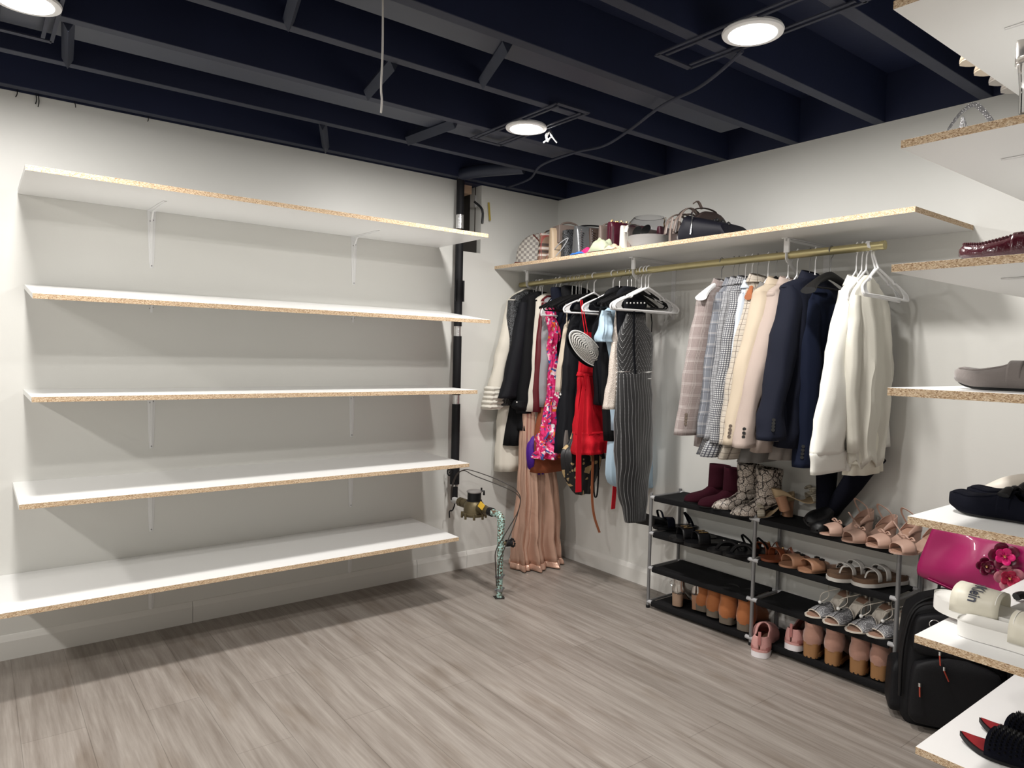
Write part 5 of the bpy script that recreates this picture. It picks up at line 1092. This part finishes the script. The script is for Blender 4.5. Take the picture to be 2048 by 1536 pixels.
# top shelves: toes over the edge, glitter heel
def closedtoe(m):
    def f():
        t = sh('heeled_shoe'); L, W = .235, .082; sole(L, W, .005, .06, grow=.001).build('sole', m, t); block_heel(.02, .062, .002, .035, .7).build('heel', m, t)
        upper2(L, W, lambda q: cr([(0, .06), (.3, .035), (.6, .04), (.8, .04), (1, .012)], q), lambda q: 0 if q > .68 else 45*min(1, (.68-q)/.1), z0=.004, hh=.06).build('upper', m, t, solid=.003); return t
    return f
CRM = mat('cream_patent', (.62, .52, .4), .3)
z = RSH[0][0]
for k, (px, py) in enumerate(((1925, 118), (1946, 140), (1976, 160), (2000, 176))):
    p = P(px, py, Z=z+.01); put('crt' if k < 2 else 'grt', closedtoe(CRM if k < 2 else mat('pewter_patent', (.33, .3, .27), .3)), (p.x+.02, RB[0].y-.19+.0, z+.001), 0, '%s toe poking over the topmost right hand shelf, %s' % (('cream', 'left one') if k == 0 else ('cream', 'right one') if k == 1 else ('pewter', 'left one') if k == 2 else ('pewter', 'right one')), G_S)
z = RSH[1][0]
def glit():
    t = sh('glitter_sandal'); L, W = .22, .078; sole(L, W, .005, 0).build('sole', SILV, t)
    MB().tube([(-.035, .13, .004), (-.03, .14, .03), (0, .15, .045), (.03, .16, .03), (.037, .165, .004)], (.002, .0055), 6, sm=5).build('glitter_strap', RHS, t)
    MB().tube([(-.035, .175, .004), (-.03, .165, .028), (0, .15, .06), (.02, .13, .07), (.034, .10, .03), (.034, .09, .004)], (.002, .0055), 6, sm=5).build('glitter_strap', RHS, t); return t
p = P(1970, 246, X=-1.02); put('glt', glit, (-1.07, p.y-.15, z+.001), .15, 'flat silver sandal with two crossed glitter straps', G_S, scale=(1.2, 1.15, 1.3))
def silheel():
    t = sh('clear_heel_pump'); L, W, hh = .225, .08, .10; sole(L, W, .005, hh).build('sole', SILV, t)
    upper2(L, W, lambda q: cr([(0, .06), (.3, .04), (.7, .045), (1, .01)], q), lambda q: 0 if q > .68 else 40*min(1, (.68-q)/.1), z0=.004, hh=hh).build('upper', SILV, t, solid=.003)
    MB().lathe([(.016, 0), (.017, .05), (.022, .1), (.024, .112)], n=10).build('clear_heel', mat('clear_plastic', (.95, .93, .92), .04, trans=1), t, loc=(0, .026, 0), smooth=False); return t
p = P(2040, 225, Z=z); put('shl', silheel, (p.x+.02, p.y+.018, z+.001), PI, 'silver pump with faceted clear heel at the right frame edge', G_S)
# ---------------------------------------------------------------- tote, backpack, duffel
MAG = mat('magenta_leather', (.33, .008, .10), .3, coat=.3, bump=.15, bscale=12)
def flower(par, c, r, cols, nrm, nm='flower'):
    c = Vector(c); nrm = Vector(nrm).normalized(); a = nrm.cross(Vector((0, 0, 1))).normalized(); b = nrm.cross(a)
    f = MB()
    for ring_, (n_, rr, m_) in enumerate(((5, r, 0), (5, r*.62, 1))):
        for k in range(n_):
            q = 2*PI*k/n_+ring_*.6; ct = c+(a*math.cos(q)+b*math.sin(q))*rr*.55+nrm*(.003+.006*ring_); ru = (a*math.cos(q)+b*math.sin(q)); rv = nrm.cross(ru)
            rings = [[ct+(ru*math.cos(g)*s*rr*.52+rv*math.sin(g)*s*rr*.5)+nrm*(.010*s*s*max(0, math.cos(g))) for g in [2*PI*i/14 for i in range(14)]] for s in (.05, .5, 1)]
            f.loft(rings, m_, (1, 0))
    fo = f.build(nm, cols, par, solid=.0012); MB().ball(c+nrm*.012, .005).build('flower_bead', GOLD, fo)
t = thing('tote_bag', 'magenta leather tote with three leather flowers tipped above the backpack', 'handbag', P(1910, 1150, X=-.33))
ori = t.location.copy()
X0 = -.36
def F(px, py, X=X0): return P(px, py, X=X)-ori
bot_l, bot_r = F(1823, 1148), F(2075, 1262, X0); top_l, top_r = F(1868, 1040), F(2085, 1085)
th = Vector((.13, 0, 0)); rg = []
for k in range(15):
    s = k/14; w0 = bot_l.lerp(bot_r, s); w1 = top_l.lerp(top_r, s); 
    e = .25+.75*math.sin(PI*min(1, max(0, s)))**.35
    q = []
    for f_, dx in ((0, 0), (.12, -.012), (.35, -.034*math.sin(PI*s)**.7-.004+.010*math.sin(13*s)), (.6, -.014+.022*math.sin(9*s)), (.85, -.008), (1, 0)): q.append(w0.lerp(w1, f_)+Vector((dx*e*1.2, 0, 0)))
    back_ = [p_+th*(.35 if i < 4 else .25)*e*1.6 for i, p_ in enumerate(q[::-1])]
    back_[-1] = q[0]+Vector((.12*e, -.0, -.035*e)); 
    rg.append(q+back_)
MB().loft(rg).build('bag_body', MAG, t, sub=1)
MB().tube([q for q in [r[0]*.5+r[1]*.5+Vector((-.001, 0, 0)) for r in rg[2:-2]]], .0022, 6).build('bottom_seam', MAG, t)
DKM = mat('dark_magenta', (.11, .004, .025), .3); HPK = mat('hot_pink', (.65, .01, .16), .3); PPK = mat('pale_pink_leather', (.45, .16, .2), .35); CRI = mat('crimson_leather', (.38, .006, .05), .3)
nr = (-.9, -.45, .1)
flower(t, F(2008, 1112, X0-.03), .042, [DKM, HPK], nr); flower(t, F(1972, 1132, X0-.03), .028, [DKM, DKM], nr); flower(t, F(2018, 1156, X0-.03), .040, [PPK, CRI], nr)
bc = P(1884, 1440, Z=0)
bp = thing('backpack', 'black backpack with red zipper pulls standing beside the rack', 'backpack', (-.215, -2.455, 0), -1.02)
BPK = mat('black_nylon', (.006, .006, .0075), .6, spec=.3, bump=.35, bscale=350)
def rbox(w0, d0, h, wt, dt, z0=.0, n=40, e=.35, bul=.05):
    rg = []
    for k in range(15):
        s = k/14; sh_ = min(1, (1-abs(2*s-1)**7)) ; u = (1-max(0, (s-.8)/.2)**2.2*.75)*(1-max(0, (.1-s)/.1)**2*.12); a = (w0+(wt-w0)*s)*u*(1+bul*math.sin(PI*s)); b = (d0+(dt-d0)*s)*(1-max(0, (s-.85)/.15)**2*.5)*(1-max(0, (.1-s)/.1)**2*.15)
        rg.append([(a*math.copysign(abs(math.cos(q))**e, math.cos(q)), b*math.copysign(abs(math.sin(q))**e, math.sin(q)), z0+h*s) for q in [2*PI*i/n for i in range(n)]])
    return MB().loft(rg)
rbox(.165, .10, .47, .14, .085).build('main_compartment', BPK, bp)
rbox(.14, .035, .24, .125, .03, z0=.03).build('front_pocket', BPK, bp, loc=(0, -.105, 0)); rbox(.135, .03, .15, .12, .025, z0=.27).build('upper_pocket', BPK, bp, loc=(0, -.09, 0))
for sx in (-1, 1): rbox(.03, .07, .18, .025, .06, z0=.03).build('side_pocket', BPK, bp, loc=(sx*.165, 0, 0))
for y0, zt in ((-.06, .475), (-.09, .45)):
    MB().tube([(-.165, y0, .1), (-.16, y0, .3), (-.12, y0, .43), (0, y0, zt), (.12, y0, .43), (.16, y0, .3), (.165, y0, .1)], .006, 8, sm=6).build('zip_piping', BLK, bp)
MB().tube([(-.04, .02, .46), (-.03, .02, .50), (.03, .02, .50), (.04, .02, .46)], (.012, .005), 8, sm=4).build('top_handle', BPK, bp)
RP = mat('red_pull', (.35, .05, .03), .5)
for x0, z0, r_ in ((-.06, .30, .1), (-.045, .25, .5), (-.115, .18, .05)):
    zs_ = MB().tube([(x0, -.148, z0), (x0+.0, -.15, z0-.012)], .0045, 8).build('zip_slider', CHROME, bp)
    MB().tube([(x0, -.15, z0-.012), (x0+.03*math.sin(r_), -.152, z0-.045)], (.008, .0025), 8).build('zip_pull', RP, zs_)
rg_ = [(-.075+.016*math.cos(q), -.1275, .385+.016*math.sin(q)) for q in [-.6+k*(PI+1.2)/14 for k in range(15)]]
MB().tube(rg_, .0018, 6).build('round_logo', CHROME, bp)
dfl = rbox(.16, .12, .34, .13, .10, bul=.12).build('duffel_bag', mat('olive_black_canvas', (.035, .034, .026), .8, bump=.4, bscale=200), loc=(-.15, -2.83, 0.001), rz=.2, label='dark olive duffel bag slumped behind the black backpack', cat='bag')
# ---------------------------------------------------------------- handbags on the shelf
G_B = 'handbags on the shelf'
Zs = HS+.0005
def hy(px, X): return P(px, 480, X=X).y
def bagbody(L, T, H_, top=1.0, ttop=.5, dome=0, n=36, e=.4, mb=None, sag=0):
    rg = []
    for k in range(13):
        s = k/12; a = L/2*(1+(top-1)*s); 
        if dome: a *= math.sqrt(max(.02, 1-(max(0, s-.25)/.78)**2.2))
        b = T/2*(1+(ttop-1)*s)*(1-max(0, (s-.9)/.1)**2*.4)
        rg.append([(a*math.copysign(abs(math.cos(q))**e, math.cos(q)), b*math.copysign(abs(math.sin(q))**e, math.sin(q)), H_*s-(sag*math.cos(q)**2*s)) for q in [2*PI*i/n for i in range(n)]])
    return (mb or MB()).loft(rg)
def bag(nm, lab, px, X, m, L, T, H_, rz=0, **k):
    t = thing(nm, lab, 'handbag', (X+L/2, hy(px, X), Zs), rz, G_B); bagbody(L, T, H_, **k).build('bag_body', m, t); return t
n = NT('checkerboard_canvas', .5); ck = n.N('TexChecker'); ck.inputs['Scale'].default_value = 60; ck.inputs['Color1'].default_value = (.5, .47, .42, 1); ck.inputs['Color2'].default_value = (.24, .215, .2, 1); n.L(n.map(scale=(1, 0.001, 1)), ck.inputs['Vector']); CHK = n.out(ck.outputs['Color'])
n = NT('tartan_canvas', .6); v = n.sep(n.map()); c = n.mix(n.noise(n.map(), 200), (.21, .13, .085), (.25, .16, .11)); 
zr = n.math('SUBTRACT', v[2], .1)
for ax, per, wd, lc, a, off in ((2, .12, .016, (.03, .02, .02), .85, .2), (2, .12, .014, (.62, .55, .5), .9, .36), (2, .12, .014, (.03, .02, .02), .85, .52), (2, .12, .012, (.62, .55, .5), .9, .68), (0, .09, .003, (.3, .02, .02), .8, .3), (1, .04, .003, (.3, .02, .02), .7, .4)):
    c = n.mix(n.math('MULTIPLY', n.line(v[ax], per, wd, off), a), c, lc)
TAR = n.out(c)
MARO = mat('reddish_leather', (.12, .025, .015), .4); TPE = mat('taupe_leather', (.2, .155, .135), .45, bump=.3, bscale=60); DBR = mat('dark_brown_leather', (.05, .035, .032), .45, bump=.3, bscale=50); GRM = mat('gunmetal_leather', (.14, .145, .15), .3, metal=.4, bump=.3, bscale=60)
CRW = mat('cream_leather', (.62, .59, .54), .4); SND = mat('sand_leather', (.5, .38, .26), .45); WIN = mat('wine_leather', (.07, .008, .02), .4); BRQ = mat('brown_quilted', (.06, .04, .032), .5, bump=.6, bscale=80)
def arch(t, x0, x1, z0, h, r, m, nm='handle', y=0): return MB().tube([(x0, y, z0), (x0+(x1-x0)*.12, y, z0+h*.7), ((x0+x1)/2, y, z0+h), (x1-(x1-x0)*.12, y, z0+h*.7), (x1, y, z0)], r, 8, sm=5).build(nm, m, t)
t = bag('domed_handbag', 'domed satchel in pale gray checkerboard canvas, leftmost handbag', 1052, -.46, CHK, .30, .13, .19, dome=1, ttop=.45, rz=-.85); t.location.y += .035
MB().box((-.152, -.066, 0), (.152, .066, .016)).build('base_trim', MARO, t, bevel=.004, smooth=False); MB().tube([(-.05, -.03, .18), (-.02, -.035, .15), (0, -.05, .13)], .004, 6).build('zip_tab', MARO, t)
t = bag('tartan_bag', 'brown tartan checked tote right of the checkerboard satchel', 1083, -.42, TAR, .26, .06, .17, rz=-.3, top=.9)
arch(t, -.10, .10, .15, .05, (.009, .004), TAR); MB().tube([(.0, -.04, .16), (-.05, -.06, .10), (-.09, -.055, .04), (-.1, -.05, .003)], (.010, .003), 8, sm=5).build('shoulder_strap', TAR, t)
t = bag('sand_backpack', 'small tan and brown leather bag tied with a thin bow', 1106, -.42, SND, .24, .075, .185, rz=-.25, ttop=.6); MB().loft([[(x, y, z) for x, y in ((-.09, -.05), (.06, -.05), (.06, .04), (-.09, .04))] for z in (.10, .185, .2)]).build('front_flap', TPE, t, bevel=.004, smooth=False)
for s in (-1, 1): MB().tube([(-.03, -.055, .13), (-.03+s*.03, -.06, .145), (-.03+s*.035, -.06, .12), (-.03, -.055, .13), (-.03+s*.02, -.065, .07)], .0022, 6, sm=4).build('bow_lace', mat('amber_lace', (.35, .14, .03), .5), t)
arch(t, -.06, .06, .19, .035, .006, TPE)
MB().tube([P(1105, 505, X=-.40), P(1118, 488, X=-.42), P(1136, 476, X=-.40), P(1128, 492, X=-.41), P(1112, 512, X=-.42)], .003, 6, sm=5).build('loose_ribbon', mat('silver_grey_cord', (.4, .4, .42), .4), label='silver gray cord looping in front of the sequinned pouch', cat='cord')
t = bag('sequin_pouch', 'black glittering pouch between tan bag and gunmetal bag', 1131, -.41, SEQ, .26, .08, .17, rz=-.2, sag=.01)
t = bag('gunmetal_bag', 'gunmetal leather shoulder bag with silver chain and bow charm', 1156, -.44, GRM, .30, .10, .165, rz=-.2, ttop=.5)
ch = MB()
for k in range(11): ch.ball((-.142, -.05+.002*math.sin(k), .01+.013*k), .0055, n=6)
ch.build('chain_strap', CHROME, t); MB().tube([(-.06, -.05, .11), (-.045, -.053, .105), (-.03, -.05, .112), (-.045, -.053, .1), (-.035, -.05, .088)], .003, 6).build('bow_charm', CHROME, t); arch(t, -.13, .13, .15, .03, (.006, .004), BLKL, y=.01)
t = bag('quilted_bag', 'dark brown quilted bag with silver chain behind the pink cloth', 1184, -.38, BRQ, .24, .055, .155, rz=-.2)
ch = MB()
for k in range(10): ch.ball((-.118, -.03, .02+.013*k), .005, n=6)
ch.build('chain_strap', CHROME, t)
t = bag('rolled_taupe_bag', 'taupe leather bag with rolled strap above the green cloth', 1202, -.36, TPE, .22, .05, .165, rz=-.15); arch(t, -.09, .0, .15, .03, (.009, .004), TPE)
t = bag('wine_bag', 'wine red boxy handbag with gold chain on top', 1222, -.39, WIN, .25, .075, .165, rz=-.15, ttop=.8)
ch = MB()
for k in range(9): ch.ball((-.11+.012*k, .01*math.sin(k*2), .17+.006*math.sin(k*1.7)), .0065, n=6)
ch.build('gold_chain', GOLD, t)
for k in range(3): MB().tube([(-.128, -.03+.02*k, .14), (-.13, -.03+.02*k, .01)], .002, 6).build('tassel_cord', WIN, t)
t = bag('cream_folded_bag', 'cream folded leather bag left of the glass bowl', 1244, -.43, CRW, .16, .045, .125, rz=-.1, ttop=.7); arch(t, -.07, .03, .09, .045, (.010, .004), CRW, y=-.02)
t = bag('taupe_clutch', 'thin taupe clutch against the left side of the glass bowl', 1259, -.41, TPE, .2, .04, .12, rz=-.1)
# cloths
def cloth(px, py, X, w_, h, m, nm, lab, seed=0, d=.1):
    c = P(px, py, X=X); mb = MB(); ids = []
    for j in range(13):
        row = []
        for i in range(13):
            u, v_ = i/12-.5, j/12-.5; q = Vector((u*3+seed, v_*3, seed)); hh = h*max(0, (1-(u*2)**2)*(1-(v_*2)**2))**.5*(.65+.7*noise.noise(q))
            row.append(mb.v((v_*d, u*w_*(1+.25*noise.noise(q*2+Vector((5, 0, 0)))), max(.002, hh))))
        ids.append(row)
    for j in range(12):
        for i in range(12): mb.f((ids[j][i], ids[j][i+1], ids[j+1][i+1], ids[j+1][i]))
    return mb.build(nm, m, loc=(X, c.y, Zs+.002), solid=.002, label=lab, cat='cloth', group='crumpled cloths on the shelf')
cloth(1166, 505, -.44, .10, .03, mat('blue_cloth', (.03, .16, .6), .7), 'blue_cloth', 'crumpled bright blue cloth at the shelf edge', 1)
cloth(1186, 495, -.43, .12, .06, mat('hot_pink_cloth', (.7, .02, .14), .7), 'pink_cloth', 'crumpled hot pink cloth behind the blue one', 2)
cloth(1204, 490, -.44, .13, .095, mat('sage_cloth', (.42, .46, .33), .8), 'green_cloth', 'crumpled sage green cloth right of the pink one', 3)
cloth(1231, 490, -.44, .07, .04, mat('peach_cloth', (.68, .5, .36), .8), 'peach_cloth', 'crumpled peach cloth in front of the wine red bag', 4)
# glass bowl
gy = hy(1297, -.35); gl = thing('glass_bowl', 'round smoky glass bowl holding white sand and sunglasses', 'bowl', (-.35, gy, Zs)); gl.scale = (1.1, 1.1, 1.05)
GLS = mat('smoked_glass', (.86, .86, .88), .02, trans=1, ior=1.2)
R0 = .098; pr = [(.045, .002), (.075, .012), (.094, .045), (.099, .085), (.09, .125), (.07, .15), (.066, .152)]
MB().lathe(pr+[(r-.003, z_) for r, z_ in pr[::-1][:-1]]+[(.043, .006)], n=40).build('glass_wall', GLS, gl)
MB().lathe([(.04, .008), (.072, .016), (.089, .045), (.09, .062), (.05, .066), (.0002, .068)], n=36).build('white_sand', mat('white_sand', (.72, .69, .64), .9, bump=.5, bscale=300), gl)
for s in (-1, 1): MB().lathe([(.0002, -.003), (.024, 0), (.026, .004)], n=20).build('dark_lens', BLK, gl, loc=(-.045, s*.026, .085)).rotation_euler = (0, -1.2, 0)
t = bag('keyring_pouch', 'small wine pouch with gold clasp behind the glass bowl', 1316, -.27, WIN, .1, .05, .13, rz=0, ttop=.6); MB().tube([(0, 0, .13), (-.005, 0, .15), (.003, 0, .165), (.0, 0, .18)], .004, 6, sm=3).build('gold_clasp', GOLD, t)
t = bag('strappy_taupe_bag', 'slouchy taupe bag with looping straps right of the glass bowl', 1354, -.38, DBR, .22, .13, .12, rz=-.3, ttop=.5, sag=.02, dome=1)
for k, (a, b, h, y) in enumerate(((-.12, .0, .11, -.06), (-.13, -.02, .085, -.04), (-.11, .05, .12, -.02), (-.10, .08, .10, .01), (-.13, -.03, .07, .03), (-.12, .02, .10, .05))): arch(t, a, b, .06, h, (.010, .0035), TPE if k != 2 else DBR, 'strap', y)
MB().tube([(-.15, -.06, .12), (-.155, -.05, .06), (-.15, -.04, .005)], (.009, .003), 8, sm=4).build('hanging_strap', TPE, t)
MB().tube([(-.05, -.07, .19), (-.03, -.08, .2), (0, -.07, .17)], (.008, .003), 8, sm=4).build('strap_tip', TPE, t)
t = bag('dark_slouch_bag', 'dark brown slouch bag between taupe bag and navy bag', 1386, -.40, DBR, .22, .09, .15, rz=-.25, ttop=.4, dome=1); MB().tube([(-.12, -.03, .13), (-.13, -.045, .09), (-.14, -.05, .03)], .003, 6, sm=3).build('silver_zip', CHROME, t); arch(t, -.1, .05, .13, .035, (.007, .003), DBR)
NVL = mat('navy_black_leather', (.007, .007, .013), .6, bump=.3, spec=.3, bscale=40)
yy = hy(1428, -.33); t = thing('navy_bag', 'flat navy black bag with beaded trim, rightmost handbag', 'handbag', (-.33, yy, Zs), 0, G_B)
rg = []
for k in range(13):
    s = k/12; y_ = .125-.25*s; h = .135*(1-.55*s)*(1-max(0, (s-.9)/.1)**2*.6)*(1-max(0, (.08-s)/.08)**2*.4); wx = .10
    rg.append([(wx*math.copysign(abs(math.cos(q))**.6, math.cos(q)), y_, h/2+h/2*math.copysign(abs(math.sin(q))**.6, math.sin(q))) for q in [2*PI*i/24 for i in range(24)]])
MB().loft(rg).build('bag_body', NVL, t)
b = MB()
for k in range(16): b.ball((-.04+.012*(k % 3), -.03-.005*k, .088-.0022*k+.008*(k % 2)), .0085, n=6)
b.build('bead_trim', BLKL, t)
